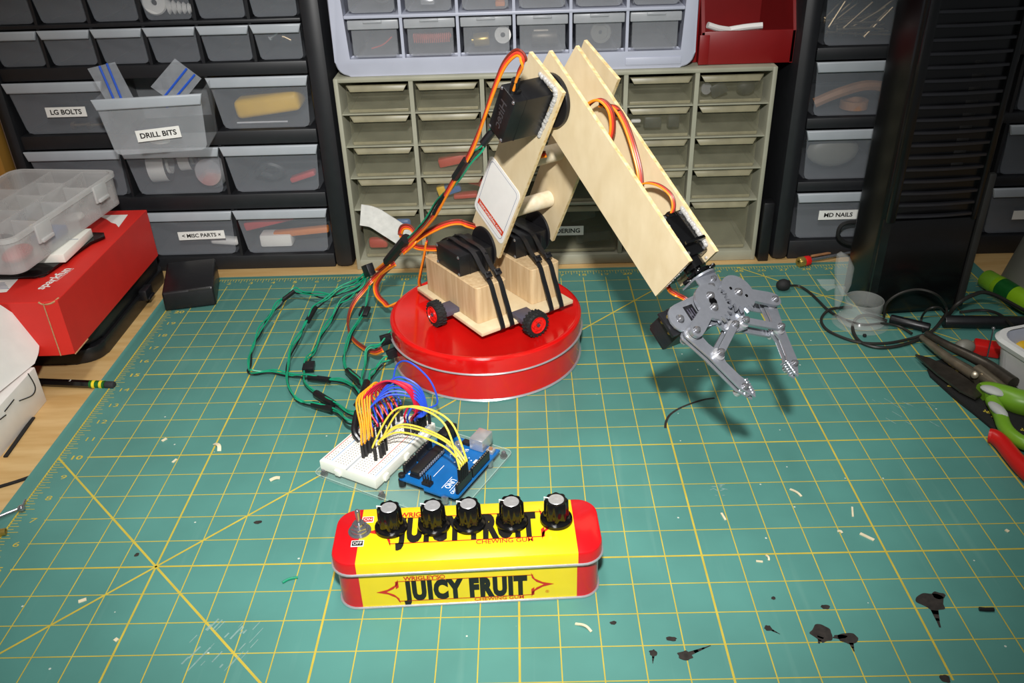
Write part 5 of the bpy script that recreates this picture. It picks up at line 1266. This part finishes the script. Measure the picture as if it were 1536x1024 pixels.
hp = thing('holder_plate', 'black plastic holder plate lying on the red box under a breadboard', 'plate', (-4.3,18.2,3.52))
mb = MB(); mb.prism([(-7.0,16.15),(-2.65,16.15),(-2.3,16.45),(-1.86,19.2),(-1.5,19.75),(-1.7,20.15),(-2.3,20.2),(-7.0,20.2)], (0,0,3.58), X, Y, Z, 0.09, bevel=0.02); mb.build('plate_sheet', M['black_gloss'], hp)
for q in ((-2.55,16.5),(-2.0,19.8)): MB().cyl((q[0],q[1],3.505),(q[0],q[1],3.60),0.16,n=14).build('foot', M['black_rubber'], hp)
b2 = thing('breadboard', 'small white breadboard on the black holder plate at far left', 'breadboard', (-3.4,18.5,3.68))
mb = MB(); mb.bx(-5.2,-1.95,17.25,19.75,3.675,4.02,0.03); mb.build('board_body', M['board_white'], b2)
MB().bx(-5.15,-2.0,18.62,18.70,4.018,4.024).build('centre_groove', M['drawer_lip'], b2)

# clear parts organizer resting on the breadboard
og = thing('parts_organizer', 'open clear plastic parts organizer resting on the breadboard at left', 'organizer', (-4.0,19,4.05))
oa = math.radians(-6.5); oX = V(math.cos(oa),-math.sin(oa)*-1,0); oY = V(math.sin(-oa)*1,math.cos(oa),0)
oY = V(0.113,0.9936,0); oX = V(0.9936,-0.113,0)
OC = V(-1.80,22.7,4.05)                               # back right corner at the bottom
def OP(x,y,z): return OC+oX*x+oY*y+Z*z
Wd_,Ln,Hh = 4.6,7.3,1.35
mb = MB()
mb.prism(rrect(-Wd_,0,-Ln,0,0.45,6), OC, oX, oY, Z, 0.07)
ol = rrect(-Wd_,0,-Ln,0,0.45,6); il = rrect(-Wd_+0.07,-0.07,-Ln+0.07,-0.07,0.4,6); n = len(ol)
for k in range(n):
    q = (k+1)%n
    for L_ in (ol,il): mb.poly([OP(*L_[k],0.0),OP(*L_[q],0.0),OP(*L_[q],Hh),OP(*L_[k],Hh)])
o = mb.build('organizer_tray', M['clear_box'], og)
mb = MB(); rl = rrect(-Wd_-0.08,0.08,-Ln-0.08,0.08,0.5,6)
for k in range(n):
    q = (k+1)%n
    mb.poly([OP(*il[k],Hh),OP(*il[q],Hh),OP(*rl[q],Hh),OP(*rl[k],Hh)]); mb.poly([OP(*rl[k],Hh),OP(*rl[q],Hh),OP(*rl[q],Hh-0.16),OP(*rl[k],Hh-0.16)])
mb.build('organizer_rim', M['clear_rim'], og)
for x in (-1.45,-2.9): MB().box(OP(x,-Ln/2,Hh/2),(0.06,Ln-0.2,Hh-0.1),(oX,oY,Z)).build('divider', M['clear_box'], og)
for x0_,y_ in ((-0.72,-1.7),(-0.72,-3.3),(-0.72,-5.2),(-2.2,-1.2),(-2.2,-2.6),(-2.2,-4.2),(-2.2,-5.8),(-3.7,-2.0),(-3.7,-4.6)):
    MB().box(OP(x0_,y_,Hh/2-0.05),(1.36,0.06,Hh-0.2),(oX,oY,Z)).build('divider', M['clear_box'], og)
for y_ in (-1.6,-5.6):
    mb = MB(); mb.box(OP(0.12,y_,Hh-0.35),(0.1,0.9,0.7),(oX,oY,Z),0.03); mb.box(OP(0.2,y_,Hh-0.62),(0.12,0.7,0.14),(oX,oY,Z),0.03); mb.build('latch', M['clear_rim'], og)
def ocont(x,y,sx,sy,sz,lab,m,cat,name,ball=False):
    mb = MB()
    if ball: mb.ball(OP(x,y,0.09+sz/2),sz/2,(sx/sz,sy/sz,1),(oX,oY,Z))
    else: mb.box(OP(x,y,0.08+sz/2),(sx,sy,sz),(oX,oY,Z),0.06)
    o = mb.build(name, M[m]); tag(o,lab,cat)
ocont(-0.7,-4.3,0.8,1.3,0.35,'blue component strip inside the front row of the clear organizer','blue_item','component','component_strip')
ocont(-0.75,-6.2,0.9,1.4,0.5,'reddish bundle in the front corner of the clear organizer','red_item','bundle','part_bundle',True)
ocont(-2.2,-5.0,0.9,0.9,0.4,'dark round part in the middle row of the clear organizer','dark_item','part','round_part',True)
ocont(-2.1,-3.4,0.8,0.8,0.35,'brass coloured screws heap in the middle row of the clear organizer','brass','screws','screw_heap',True)
ocont(-0.7,-2.5,0.7,0.9,0.3,'pale component heap in the front row near the back of the organizer','foil','components','component_heap',True)
ocont(-0.6,-0.9,0.6,0.5,0.25,'small grey component at the back corner of the organizer','dark_item','component','component_block')

# white card box with its flap standing up
wb = thing('white_box', 'white card box with black pen strokes and raised round flap at far left', 'box', (-4.5,11,BZ))
mb = MB(); mb.bx(-7.2,-2.06,7.0,13.52,BZ,1.36,0.02); mb.build('box_body', M['paper_white'], wb)
fl_pts = [V(-2.131,13.693,1.401),V(-2.146,14.150,1.598),V(-2.217,14.492,1.899),V(-2.354,14.629,2.296),V(-2.557,14.515,2.774),V(-2.759,14.302,3.218),V(-2.905,14.152,3.540),V(-3.290,13.654,4.349),V(-3.028,10.963,2.741),V(-2.589,10.534,1.467),V(-2.402,11.841,1.446)]
fn = V(4.0,-0.546,1.565).normalized()
fl_pts = catmull(fl_pts,4)
mb = MB(); a = [mb.bm.verts.new(p) for p in fl_pts]; b = [mb.bm.verts.new(p-fn*0.04) for p in fl_pts]
mb._f(a); mb._f(b[::-1])
for i in range(len(a)): mb._f([a[i],a[(i+1)%len(a)],b[(i+1)%len(a)],b[i]])
mb.build('flap', M['paper_white'], wb, smooth=0)
for pts in ([V(-2.045,13.028,1.401),V(-2.045,13.138,0.969),V(-2.045,13.114,0.703),V(-2.045,12.816,0.619),V(-2.045,12.087,0.889)],[V(-2.045,11.857,1.101),V(-2.045,11.529,1.080),V(-2.045,11.208,1.060)],[V(-2.045,11.208,0.924),V(-2.045,10.857,0.984)]):
    MB().tube(pts,0.02,5,4).build('pen_stroke', M['print_black'], wb)

# small black box on the back edge of the mat
sb = thing('small_black_box', 'small black plastic box standing at the left rear corner of the mat', 'box', (1.1,21.5,0))
sx_ = V(0.97,0.22,0).normalized(); sy_ = V(-0.22,0.97,0)
mb = MB(); o_ = V(0.0,20.05,0.004)
a = [o_,o_+sx_*2.12,o_+sx_*2.1+sy_*2.6,o_+sy_*2.7]
lo = [mb.bm.verts.new(p) for p in a]; hi = [mb.bm.verts.new(p+Z*h+(sy_*0.12 if i<2 else V(0,0,0))) for i,(p,h) in enumerate(zip(a,(0.82,0.86,1.12,1.1)))]
fs = [mb._f(lo[::-1]),mb._f(hi)]+[mb._f([lo[i],lo[(i+1)%4],hi[(i+1)%4],hi[i]]) for i in range(4)]
bmesh.ops.bevel(mb.bm, geom=list({e for f in fs for e in f.edges}), offset=0.09, segments=3, profile=0.5, affect='EDGES', clamp_overlap=True)
mb.build('box_shell', M['black_satin'], sb)
MB().box(o_+sx_*1.55+sy_*0.1+Z*0.80,(0.9,0.06,0.05),(sx_,sy_,Z),0.01).build('edge_strip', M['tower_trim'], sb)  # slightly lighter strip along part of the front top edge

# pencil, heat shrink offcuts and metal bits
p0, p1 = V(-5.970,14.920,0.070), V(0.173,14.222,0.070); d = (p1-p0).normalized(); L = (p1-p0).length
pn = thing('pencil', 'black pencil with green and yellow ferrule pointing at the mat edge', 'pencil', (p0+p1)/2-Z*0.15)
MB().cyl(p0, p1-d*0.95, 0.145, n=6).build('shaft', M['black_gloss'], pn, smooth=0)
mb = MB(); mb.cyl(p1-d*0.95, p1-d*0.36, 0.15, n=20); o = mb.build('ferrule', M['pencil_green'], pn)
for q in (0.78,0.50): MB().cyl(p1-d*(q+0.06), p1-d*(q-0.05), 0.157, n=20).build('ferrule_band', M['pencil_yellow'], o)
MB().cyl(p1-d*0.36, p1, 0.142, n=20, bevel=0.04).build('eraser', M['eraser_black'], pn)
mb = MB(); sd = V(-d.y,d.x,0); mb.text('2', p1-d*1.75+Z*0.128-sd*0.045, d, sd, 0.1, bold=0.02); mb.build('pencil_print', M['label_white'], pn, smooth=0)
def tubelet(pts, w, name, label, m='black_rubber'):
    o = MB().strip(pts, w, 0.05, V(1,0.3,0).normalized(), 3).build(name, M[m]); tag(o, label, 'offcut'); return o
tubelet([V(-1.876,10.205,-0.060),V(-1.944,11.229,-0.060),V(-2.028,12.441,-0.060)], 0.13, 'heat_shrink_offcut', 'long tapered black offcut beside the white box')
tubelet([V(-1.462,8.576,-0.060),V(-0.851,8.911,-0.060),V(-0.359,9.257,-0.060)], 0.12, 'heat_shrink_offcut', 'black offcut forming the stem of a T on the bench')
tubelet([V(-0.195,8.655,-0.055),V(-0.327,9.150,-0.055),V(-0.497,9.731,-0.055)], 0.14, 'heat_shrink_offcut', 'black offcut forming the bar of a T on the bench')
tubelet([V(-0.340,16.872,-0.060),V(-0.312,17.077,-0.060),V(-0.284,17.284,-0.060)], 0.07, 'heat_shrink_offcut', 'tiny black offcut on the bench near the hard case')
pb = thing('metal_probe', 'thin silver metal rod with a ball joint at the left edge of the mat', 'tool', V(-0.242,7.330,0.000))
MB().tube([V(-0.696,6.747,0.120),V(-0.376,7.082,0.120),V(0.053,7.421,0.120)],0.045,10,3).build('rod', M['chrome'], pb)
mb = MB(); mb.ball(V(0.103,7.408,0.130),0.11); mb.build('ball_joint', M['chrome'], pb); MB().cyl(V(0.127,7.415,0.150),V(0.093,7.719,0.200),0.03,n=8).build('tip', M['chrome'], pb)
mb = MB(); c0_, c1_ = V(-0.165,6.359,0.100), V(0.128,6.434,0.100); dd = (c1_-c0_).normalized()
mb.lathe([(0.07,0),(0.11,0),(0.11,(c1_-c0_).length),(0.07,(c1_-c0_).length),(0.07,0)], c0_, dd, 20)
tag(mb.build('brass_tube', M['brass']), 'short brass tube end at the left edge of the mat', 'tube')

# ------------------------------------------------------------------ right side of the bench
tw = thing('tower_case', 'tall glossy black tower with horizontal grille slats at the right', 'tower', (31,20.5,0))
ta = math.radians(4); tX = V(math.cos(ta),math.sin(ta),0); tY = V(-math.sin(ta),math.cos(ta),0); TO = V(29.1,18.1,0.005)
def TP(x,y,z): return TO+tX*x+tY*y+Z*z
TWd,TDp,TH = 3.85,2.6,13.6
mb = MB(); mb.prism(rrect(0,TWd,0.15,TDp,0.35,5), TO, tX, tY, Z, TH, bevel=0.05); mb.build('tower_body', M['tower_black'], tw)
mb = MB(); mb.prism([(0.05,0.2),(0.25,0.0),(TWd-0.35,0.0),(TWd-0.2,0.12),(TWd-0.2,0.3),(0.05,0.3)], TO+Z*0.15, tX, tY, Z, 3.95, bevel=0.04); mb.build('front_panel', M['tower_black'], tw)
mb = MB(); mb.bx(0,0,0,0,0,0) if False else None
mb.box(TP(TWd-0.06,0.12,3.0),(0.30,0.26,5.6),(tX,tY,Z),0.08); mb.build('edge_trim', M['tower_trim'], tw)
mb = MB(); mb.box(TP(0.22,0.1,TH/2+1.9),(0.34,0.3,TH-4.2),(tX,tY,Z),0.1); mb.box(TP(TWd-0.42,0.1,TH/2+1.9),(0.22,0.3,TH-4.2),(tX,tY,Z),0.06); mb.build('grille_frame', M['tower_black'], tw)
k = 0; z = 4.25
while z < 13.3:
    P = [TP(0.35+(TWd-0.8)*i/8,0.10-0.10*math.sin(PI*i/8),z) for i in range(9)]
    MB().strip(P,0.09,0.16,Z,0).build('grille_slat', M['slat_black'], tw); z += 0.46
for k in range(9):
    z = 6.2+0.46*k; mb = MB(); mb.box(TP(2.35,0.2,z),(0.5,0.1,0.14),(tX,tY,Z),0.02); mb.build('inner_fin', M['tower_trim'], tw)

# black slab in the gap between the cabinets
tag(MB().bx(26.12,26.6,23.72,24.4,BZ,2.75,0.06).build('plastic_slab', M['black_satin']), 'narrow black slab standing between beige and right black cabinets', 'slab')

# screwdriver and stick
a, b = V(27.758,22.902,0.220), V(31.185,24.070,0.220); d = (b-a).normalized()
sd_ = thing('nut_driver', 'silver shaft tool with red ring lying at the rear of the mat', 'tool', a-Z*0.22)
mb = MB(); mb.lathe([(0.08,-0.05),(0.2,-0.05),(0.23,0.0),(0.23,0.22),(0.2,0.25),(0,0.25)], a, d, 20); mb.build('socket_end', M['brass'], sd_)
MB().cyl(a+d*0.25,a+d*0.52,0.225,n=20,bevel=0.03).build('ring', M['grip_red'], sd_)
MB().cyl(a+d*0.5,b,0.07,n=14).build('shaft', M['chrome'], sd_)
o = MB().tube([V(28.522,23.630,0.160),V(29.660,24.045,0.140),V(31.167,24.672,0.120)],0.06,8,3).build('wooden_stick', M['tan_item']); tag(o,'thin wooden stick behind the silver tool at the cabinet foot','stick')
# black lead hanging in front of the right cabinet
o = MB().tube([V(31.2,23.4,1.6),V(30.257,23.300,1.915),V(29.552,23.200,1.881),V(29.389,23.200,1.440),V(29.731,23.300,0.999),V(30.406,23.400,0.740)],0.09,8,6).build('power_lead', M['black_rubber']); tag(o,'black cable loop in front of the nails label','cable')
# clear nozzle stand
nz = thing('clear_stand', 'clear plastic pointed stand upright between tower and mat', 'stand', V(28.024,18.618,0.000))
def blade(pts, thick, axis_n, name):
    mb = MB(); n_ = axis_n*thick/2
    a = [mb.bm.verts.new(p-n_) for p in pts]; b = [mb.bm.verts.new(p+n_) for p in pts]
    fs = [mb._f(a[::-1]),mb._f(b)]+[mb._f([a[i],a[(i+1)%len(a)],b[(i+1)%len(a)],b[i]]) for i in range(len(a))]
    bmesh.ops.bevel(mb.bm, geom=list({e for f in fs[:2] for e in f.edges}), offset=thick*0.3, segments=2, profile=0.5, affect='EDGES', clamp_overlap=True)
    return mb.build(name, M['clear_nozzle'], nz)
blade([V(27.807,18.900,2.410),V(27.973,18.900,2.521),V(28.293,18.900,2.338),V(28.559,18.900,1.863),V(28.552,18.900,1.120),V(28.398,18.800,0.721),V(28.208,18.750,0.631),V(27.892,18.800,1.188),V(27.790,18.850,1.761)], 0.34, Y, 'upper_blade')
blade([V(27.872,18.780,1.108),V(28.312,18.780,1.036),V(28.294,18.780,0.491),V(28.162,18.780,-0.029),V(28.058,18.780,-0.057)], 0.2, Y, 'pointed_foot')
blade([V(27.113,18.800,1.389),V(27.836,18.800,1.369),V(27.921,18.800,1.007),V(27.594,18.800,0.865),V(27.351,18.800,1.053)], 0.15, Y, 'side_fin')
# clear cup
c = V(28.647,17.525,0.000)+V(0.05,0.15,0)
mb = MB(); mb.lathe([(1.08,0.0),(1.0,0.10),(0.78,0.34),(0.72,0.5),(0.74,1.02),(0.70,1.02),(0.67,0.5),(0.70,0.36),(0.9,0.12),(0.0,0.06)], c+Z*0.01, Z, 40)
cup = tag(mb.build('clear_cup', M['clear_nozzle']), 'small clear plastic cup on a flared base beside the tower', 'cup')
mb = MB(); mb.box(V(28.469,16.527,0.060),(0.12,0.12,0.11),None,0.02); tag(mb.build('rubber_crumb', M['black_rubber']),'tiny black rubber cube in front of the clear cup','crumb')
# clip on microphone and its cable
mc = thing('clip_microphone', 'small round black microphone head with thin cable on the mat', 'microphone', V(26.623,20.936,0.000))
mb = MB(); mb.ball(V(26.411,20.600,0.270),0.27,(1.15,0.9,0.95)); mb.build('mic_head', M['black_rubber'], mc)
mb = MB(); mb.ball(V(26.611,20.639,0.340),0.13,(0.8,0.6,1.0)); mb.build('mic_grille', M['steel_dark'], mc)
def lead(pts,r,name,label,m='cable_dark'):
    o = MB().tube(pts,r,8,6).build(name, M[m]); return tag(o,label,'cable')
cp = [V(26.720,20.659,0.200),V(27.149,20.731,0.120),V(27.419,20.190,0.100),V(27.568,19.390,0.100),V(27.676,18.680,0.100),V(27.879,18.064,0.120),V(28.101,17.230,0.300),V(28.597,16.937,0.300),V(29.387,17.094,0.250),V(30.010,17.027,0.120),V(30.263,16.490,0.120)]
MB().tube(cp,0.05,8,6).build('mic_cable', M['cable_dark'], mc)
lead([V(28.745,18.798,0.100),V(28.299,18.763,0.100),V(27.762,18.544,0.140),V(27.400,18.219,0.080),V(27.152,17.675,0.080),V(27.160,17.028,0.080),V(27.478,16.489,0.080),V(27.946,16.058,0.080),V(28.466,15.882,0.080),V(29.203,15.897,0.080),V(30.045,16.125,0.100),V(30.575,16.232,0.200)],0.055,'loose_cable','dark cable making the wide open loop left of the clear cup')
lead([V(29.568,17.300,0.250),V(28.918,17.405,0.450),V(28.484,17.409,0.400),V(28.173,17.084,0.200),V(28.068,16.425,0.100),V(28.193,15.895,0.080),V(28.656,15.575,0.080),V(29.357,15.640,0.080),V(30.236,15.980,0.120),V(31.002,16.396,0.300),V(31.867,17.325,0.500)],0.065,'loose_cable','thicker dark cable looping in front of the clear cup')
lead([V(29.608,17.662,0.200),V(29.469,17.400,0.970),V(29.902,17.400,1.396),V(30.588,17.400,1.550),V(31.227,17.200,1.404),V(32.077,17.870,0.500),V(31.882,17.254,0.300)],0.05,'loose_cable','thin olive cable arching against the tower foot')
lead([V(30.699,16.536,0.200),V(30.914,17.304,0.300),V(30.712,16.600,1.099),V(31.100,16.600,1.174),V(31.916,17.507,0.400)],0.045,'loose_cable','thin small cable loop under the arching cable')
lead([V(31.997,17.393,0.400),V(32.118,17.200,0.972),V(32.771,17.500,1.177),V(33.632,17.800,1.086),V(35.260,17.518,0.300)],0.08,'loose_cable','thick olive cable running behind the white tub')
lead([V(32.733,17.945,0.200),V(33.604,17.882,0.300),V(33.951,17.292,0.400),V(33.877,16.158,0.500)],0.06,'loose_cable','dark cable bending down towards the white tub')
o = MB().cyl(V(31.703,17.120,0.260),V(35.301,16.830,0.260),0.25,n=18,bevel=0.05).build('tool_handle', M['black_plastic']); tag(o,'long black cylinder handle lying behind the bronze pliers','handle')
o = MB().cyl(V(29.800,17.542,0.200),V(31.035,16.728,0.200),0.19,n=16,bevel=0.05).build('tool_handle', M['black_satin']); tag(o,'short black handle lying at the foot of the tower','handle')
# bronze pliers
bp = thing('metal_pliers', 'dark bronze metal pliers lying beside the white tub', 'pliers', V(31.152,13.763,0.000))
MB().tube([V(30.353,15.866,0.300),V(30.405,15.132,0.380),V(30.631,14.129,0.380),V(30.970,13.292,0.360),V(31.115,12.852,0.360)],0.22,12,5,taper=(0.5,1.1)).build('jaw', M['bronze_metal'], bp)
MB().tube([V(31.201,13.306,0.400),V(31.408,12.523,0.400),V(31.576,11.938,0.400),V(31.884,11.444,0.400)],0.24,12,5,taper=(1.1,0.7)).build('handle_arm', M['bronze_metal'], bp)
MB().tube([V(30.420,15.731,0.550),V(30.702,14.709,0.650),V(31.165,13.875,0.660),V(31.563,13.204,0.620),V(31.855,12.155,0.600)],0.24,12,5,taper=(0.5,1.0)).build('handle_arm', M['steel_dark'], bp)
MB().cyl(V(31.203,13.358,0.200),V(30.768,12.656,0.660),0.13,n=18,bevel=0.03).build('pivot', M['bronze_metal'], bp)
# black cloth pouch with yellow markings
pu = thing('cloth_pouch', 'black cloth strip with yellow numbers under the scissors', 'cloth', V(30.397,12.094,0.000))
pp = [V(30.590,14.563,0.000),V(30.104,14.446,0.000),V(29.823,14.001,0.000),V(29.735,13.559,0.000),V(29.853,12.948,0.000),V(29.996,12.111,0.000),V(30.228,11.232,0.000),V(30.414,10.325,0.000),V(30.808,9.738,0.000),V(31.799,9.423,0.000),V(33.292,11.186,0.000),V(32.710,12.407,0.000),V(31.850,13.732,0.000)]
mb = MB(); mb.prism([(p.x,p.y) for p in pp], V(0,0,0.012), X, Y, Z, 0.12, bevel=0.04); mb.build('strip', M['cloth_black'], pu)
mb = MB(); rn = random.Random(9)
for q in ((1412,549),(1419,551),(1427,554),(1434,557),(1424,579),(1430,578),(1441,588),(1448,587),(1462,570),(1467,571),(1478,617),(1483,619),(1490,625),(1493,629),(1523,646),(1534,645)):
    pass
for p in (V(30.349,14.072,0.140),V(30.475,13.976,0.140),V(30.604,13.834,0.140),V(30.709,13.695,0.140),V(30.069,12.768,0.140),V(30.223,12.804,0.140),V(30.289,12.382,0.140),V(30.464,12.416,0.140),V(30.581,11.211,0.140),V(30.653,11.131,0.140),V(30.697,10.901,0.140),V(30.690,10.750,0.140),V(31.021,10.111,0.140),V(31.269,10.138,0.140)):
    mb.box(p,(0.13,0.05,0.006),(V(.9,-.3,0).normalized(),V(.3,.9,0).normalized(),Z)); mb.box(p+V(.02,.05,0),(0.04,0.12,0.006),(V(.9,-.3,0).normalized(),V(.3,.9,0).normalized(),Z))
ob = mb.build('yellow_print', M['mat_yellow'], pu, smooth=0); ob['kind'] = 'stuff'
# green scissors
sc_ = thing('scissors', 'scissors with lime green and grey handles on the black cloth', 'scissors', V(30.804,12.487,0.000))
bl = [V(29.625,14.666,0.280),V(30.036,14.379,0.300),V(30.530,13.596,0.320),V(30.871,12.513,0.340),V(30.803,11.979,0.340),V(30.473,11.750,0.340),V(30.161,12.241,0.320),V(29.841,13.349,0.300)]
mb = MB(); a = [mb.bm.verts.new(V(p.x,p.y,.24)) for p in bl]; b = [mb.bm.verts.new(V(p.x,p.y,.32)) for p in bl]
mb._f(a[::-1]); mb._f(b)
for i in range(len(a)): mb._f([a[i],a[(i+1)%len(a)],b[(i+1)%len(a)],b[i]])
mb.build('blade', M['steel_dark'], sc_, smooth=0)
mb = MB(); mb.tube([V(30.765,12.047,0.350),V(30.999,12.033,0.380),V(31.331,11.676,0.420),V(31.698,11.305,0.420),V(32.416,11.004,0.420)],0.40,14,5,taper=(0.75,1.2)); mb.build('handle', M['scissor_green'], sc_)
mb = MB(); mb.tube([V(30.886,11.515,0.380),V(30.761,10.700,0.360),V(30.590,10.043,0.360),V(30.599,9.510,0.360),V(30.901,9.085,0.360),V(31.787,9.018,0.360)],0.22,14,5); mb.build('handle', M['scissor_green'], sc_)
mb = MB(); mb.ball(V(30.965,11.714,0.620),0.26,(1.6,0.85,0.5),(V(.75,-.66,0),V(.66,.75,0),Z)); mb.ball(V(30.693,10.777,0.520),0.24,(1.9,0.8,0.55),(V(.15,-.99,0),V(.99,.15,0),Z)); mb.build('soft_pad', M['scissor_grey'], sc_)
# red handled pliers
rp = thing('red_pliers', 'red rubber gripped pliers handle at the right edge under the scissors', 'pliers', V(30.281,9.307,0.000))
MB().tube([V(30.001,9.764,0.240),V(30.115,9.662,0.260),V(30.209,9.372,0.240),V(30.210,8.829,0.240),V(30.233,8.112,0.240),V(30.389,7.093,0.240)],0.235,14,6,taper=(1.0,1.15)).build('handle', M['grip_red'], rp)
MB().tube([V(30.366,9.813,0.220),V(30.711,9.658,0.220),V(31.084,9.366,0.220),V(31.651,9.071,0.220)],0.17,12,5).build('handle', M['grip_red'], rp)
# white tub
tu = thing('plastic_tub', 'white rounded plastic tub at the right edge of the bench', 'tub', (33.5,13.2,0))
ua = math.radians(16); uX = V(math.cos(ua),math.sin(ua),0); uY = V(-math.sin(ua),math.cos(ua),0); UO = V(32.2,12.1,0.01)
UX0,UX1,UY0,UY1,UH = 0,4.2,-2.6,2.0,1.6
def shell(sc0, z0, z1, ins0, ins1, mb):
    A_ = rrect(UX0+ins0,UX1-ins0,UY0+ins0,UY1-ins0,0.7,7); B_ = rrect(UX0+ins1,UX1-ins1,UY0+ins1,UY1-ins1,0.7,7); n = len(A_)
    for k in range(n):
        q = (k+1)%n; mb.poly([UO+uX*A_[k][0]+uY*A_[k][1]+Z*z0, UO+uX*A_[q][0]+uY*A_[q][1]+Z*z0, UO+uX*B_[q][0]+uY*B_[q][1]+Z*z1, UO+uX*B_[k][0]+uY*B_[k][1]+Z*z1])
mb = MB(); shell(0,0.02,UH-0.1,0.28,0.10,mb); mb.prism(rrect(UX0+.28,UX1-.28,UY0+.28,UY1-.28,0.7,7), UO, uX, uY, Z, 0.06); mb.build('tub_wall', M['white_plastic'], tu)
mb = MB(); shell(0,0.1,UH-0.05,0.36,0.18,mb); mb.build('tub_lining', M['tub_grey'], tu)
mb = MB(); shell(0,UH-0.30,UH-0.12,0.02,-0.04,mb); shell(0,UH-0.12,UH,-0.04,0.04,mb); shell(0,UH,UH,0.04,0.2,mb); shell(0,UH-0.30,UH-0.30,0.02,0.12,mb); mb.build('tub_rim', M['white_plastic'], tu)
mb = MB(); mb.ball(V(33.052,14.164,0.850),0.32,(1,1,0.7)); tag(mb.build('yellow_cap', M['yellow_item']),'yellow round piece inside the white tub','piece')
mb = MB(); mb.ball(V(33.056,13.676,0.700),0.30,(1.2,0.8,0.7)); tag(mb.build('black_cap', M['dark_item']),'black round piece beside the yellow piece in the tub','piece')
# pin
pnn = thing('pin', 'thin silver pin standing up in front of the white tub', 'pin', V(32.005,14.200,0.269))
MB().cyl(V(32.005,14.200,0.269),V(31.790,14.000,1.691),0.025,n=8).build('shaft', M['chrome'], pnn); mb = MB(); mb.ball(V(31.783,14.000,1.718),0.06,n=10); mb.build('head', M['chrome'], pnn)
# crumpled bits behind the pliers
mb = MB(); mb.ball(V(31.599,15.080,0.320),0.32,(1.2,0.9,0.9)); tag(mb.build('glue_lump', M['bucket_grey']),'grey rounded lump behind the bronze pliers','lump')
mb = MB(); mb.box(V(32.417,15.062,0.250),(0.9,0.6,0.45),(V(.9,-.4,0).normalized(),V(.4,.9,0).normalized(),Z),0.08); tag(mb.build('red_clip', M['grip_red']),'dark red plastic piece between pliers and tub','clip')
# green marker lying towards the viewer
a, b = V(34.818,20.375,0.460), V(35.261,18.696,0.460); b = a+(b-a).normalized()*2.9; d = (b-a).normalized()
mk_ = thing('glue_stick', 'lime green tube with white end lying right of the tower', 'glue stick', (a+b)/2-Z*0.46)
mb = MB(); mb.cyl(a+d*0.7,b,0.42,n=28,bevel=0.03); mb.build('tube', M['marker_green'], mk_)
MB().cyl(a,a+d*0.72,0.40,n=28,bevel=0.08).build('cap', M['scissor_green'], mk_)
MB().cyl(b-d*0.02,b+d*0.05,0.34,n=28).build('end_plug', M['white_plastic'], mk_)
MB().cyl(a+d*0.95,a+d*1.7,0.424,n=28).build('print_band', M['pencil_green'], mk_)
# grey bucket
bc = V(38.1,19.2,BZ)
mb = MB(); mb.lathe([(0,0.0),(2.9,0.0),(2.95,0.1),(2.0,4.6),(2.1,4.7),(1.9,4.7),(2.8,0.15),(0,0.12)], bc, Z, 48)
tag(mb.build('grey_bucket', M['bucket_grey']), 'grey tapered plastic container cut off by the right edge', 'container')

# ------------------------------------------------------------------ lights, world, camera
def area(name, loc, target, size, power, col=(1,1,1), size_y=None):
    d = bpy.data.lights.new(name,'AREA'); d.shape = 'RECTANGLE' if size_y else 'DISK'; d.size = size*S
    if size_y: d.size_y = size_y*S
    d.energy = power; d.color = col
    o = bpy.data.objects.new(name, d); COL.objects.link(o); o.location = Vector(loc)*S
    o.rotation_euler = (Vector(target)-Vector(loc)).to_track_quat('-Z','Y').to_euler(); return o
fl = bpy.data.lights.new('camera_flash','SPOT'); fl.energy = 46; fl.spot_size = math.radians(71); fl.spot_blend = 1.0; fl.shadow_soft_size = 0.8*S; fl.color = (1,0.985,0.96)
fo = bpy.data.objects.new('camera_flash', fl); COL.objects.link(fo); fo.location = V(15.2,-12.5,25)*S
fo.rotation_euler = (V(13.2,15.5,2)-V(15.2,-12.5,25)).to_track_quat('-Z','Y').to_euler()
area('shop_light', (11,12,60), (12,12,0), 46, 7, (1,0.97,0.92), 8)
W = bpy.data.worlds.new('room_glow'); SC.world = W; W.use_nodes = True
bg = W.node_tree.nodes['Background']; bg.inputs[0].default_value = (0.9,0.95,1,1); bg.inputs[1].default_value = 0.12
cam = bpy.data.cameras.new('camera'); co = bpy.data.objects.new('camera', cam); COL.objects.link(co)
yw, pt, rl = -1.64287012e-02, 5.28715718e-01, -3.25528930e-02
fwd = V(math.sin(yw)*math.cos(pt), math.cos(yw)*math.cos(pt), -math.sin(pt))
rt = fwd.cross(Z).normalized(); up = rt.cross(fwd)
R_ = rt*math.cos(rl)+up*math.sin(rl); U_ = -rt*math.sin(rl)+up*math.cos(rl)
mw = Matrix.Identity(4)
for i in range(3): mw[i][0], mw[i][1], mw[i][2] = R_[i], U_[i], -fwd[i]
mw.translation = V(15.2956604,-12.3647786,17.0551341)*S
co.matrix_world = mw
cam.sensor_width = 36; cam.sensor_fit = 'HORIZONTAL'; cam.lens = 1292.01*36/1536; cam.clip_start = 0.01; cam.clip_end = 20
SC.camera = co
SC.view_settings.view_transform = 'Standard'; SC.view_settings.look = 'None'; SC.view_settings.gamma = 1; SC.view_settings.use_curve_mapping = False
SC.view_settings.exposure = 0.0
SC.cycles.transparent_max_bounces = 32; SC.cycles.max_bounces = 8; SC.cycles.use_denoising = True
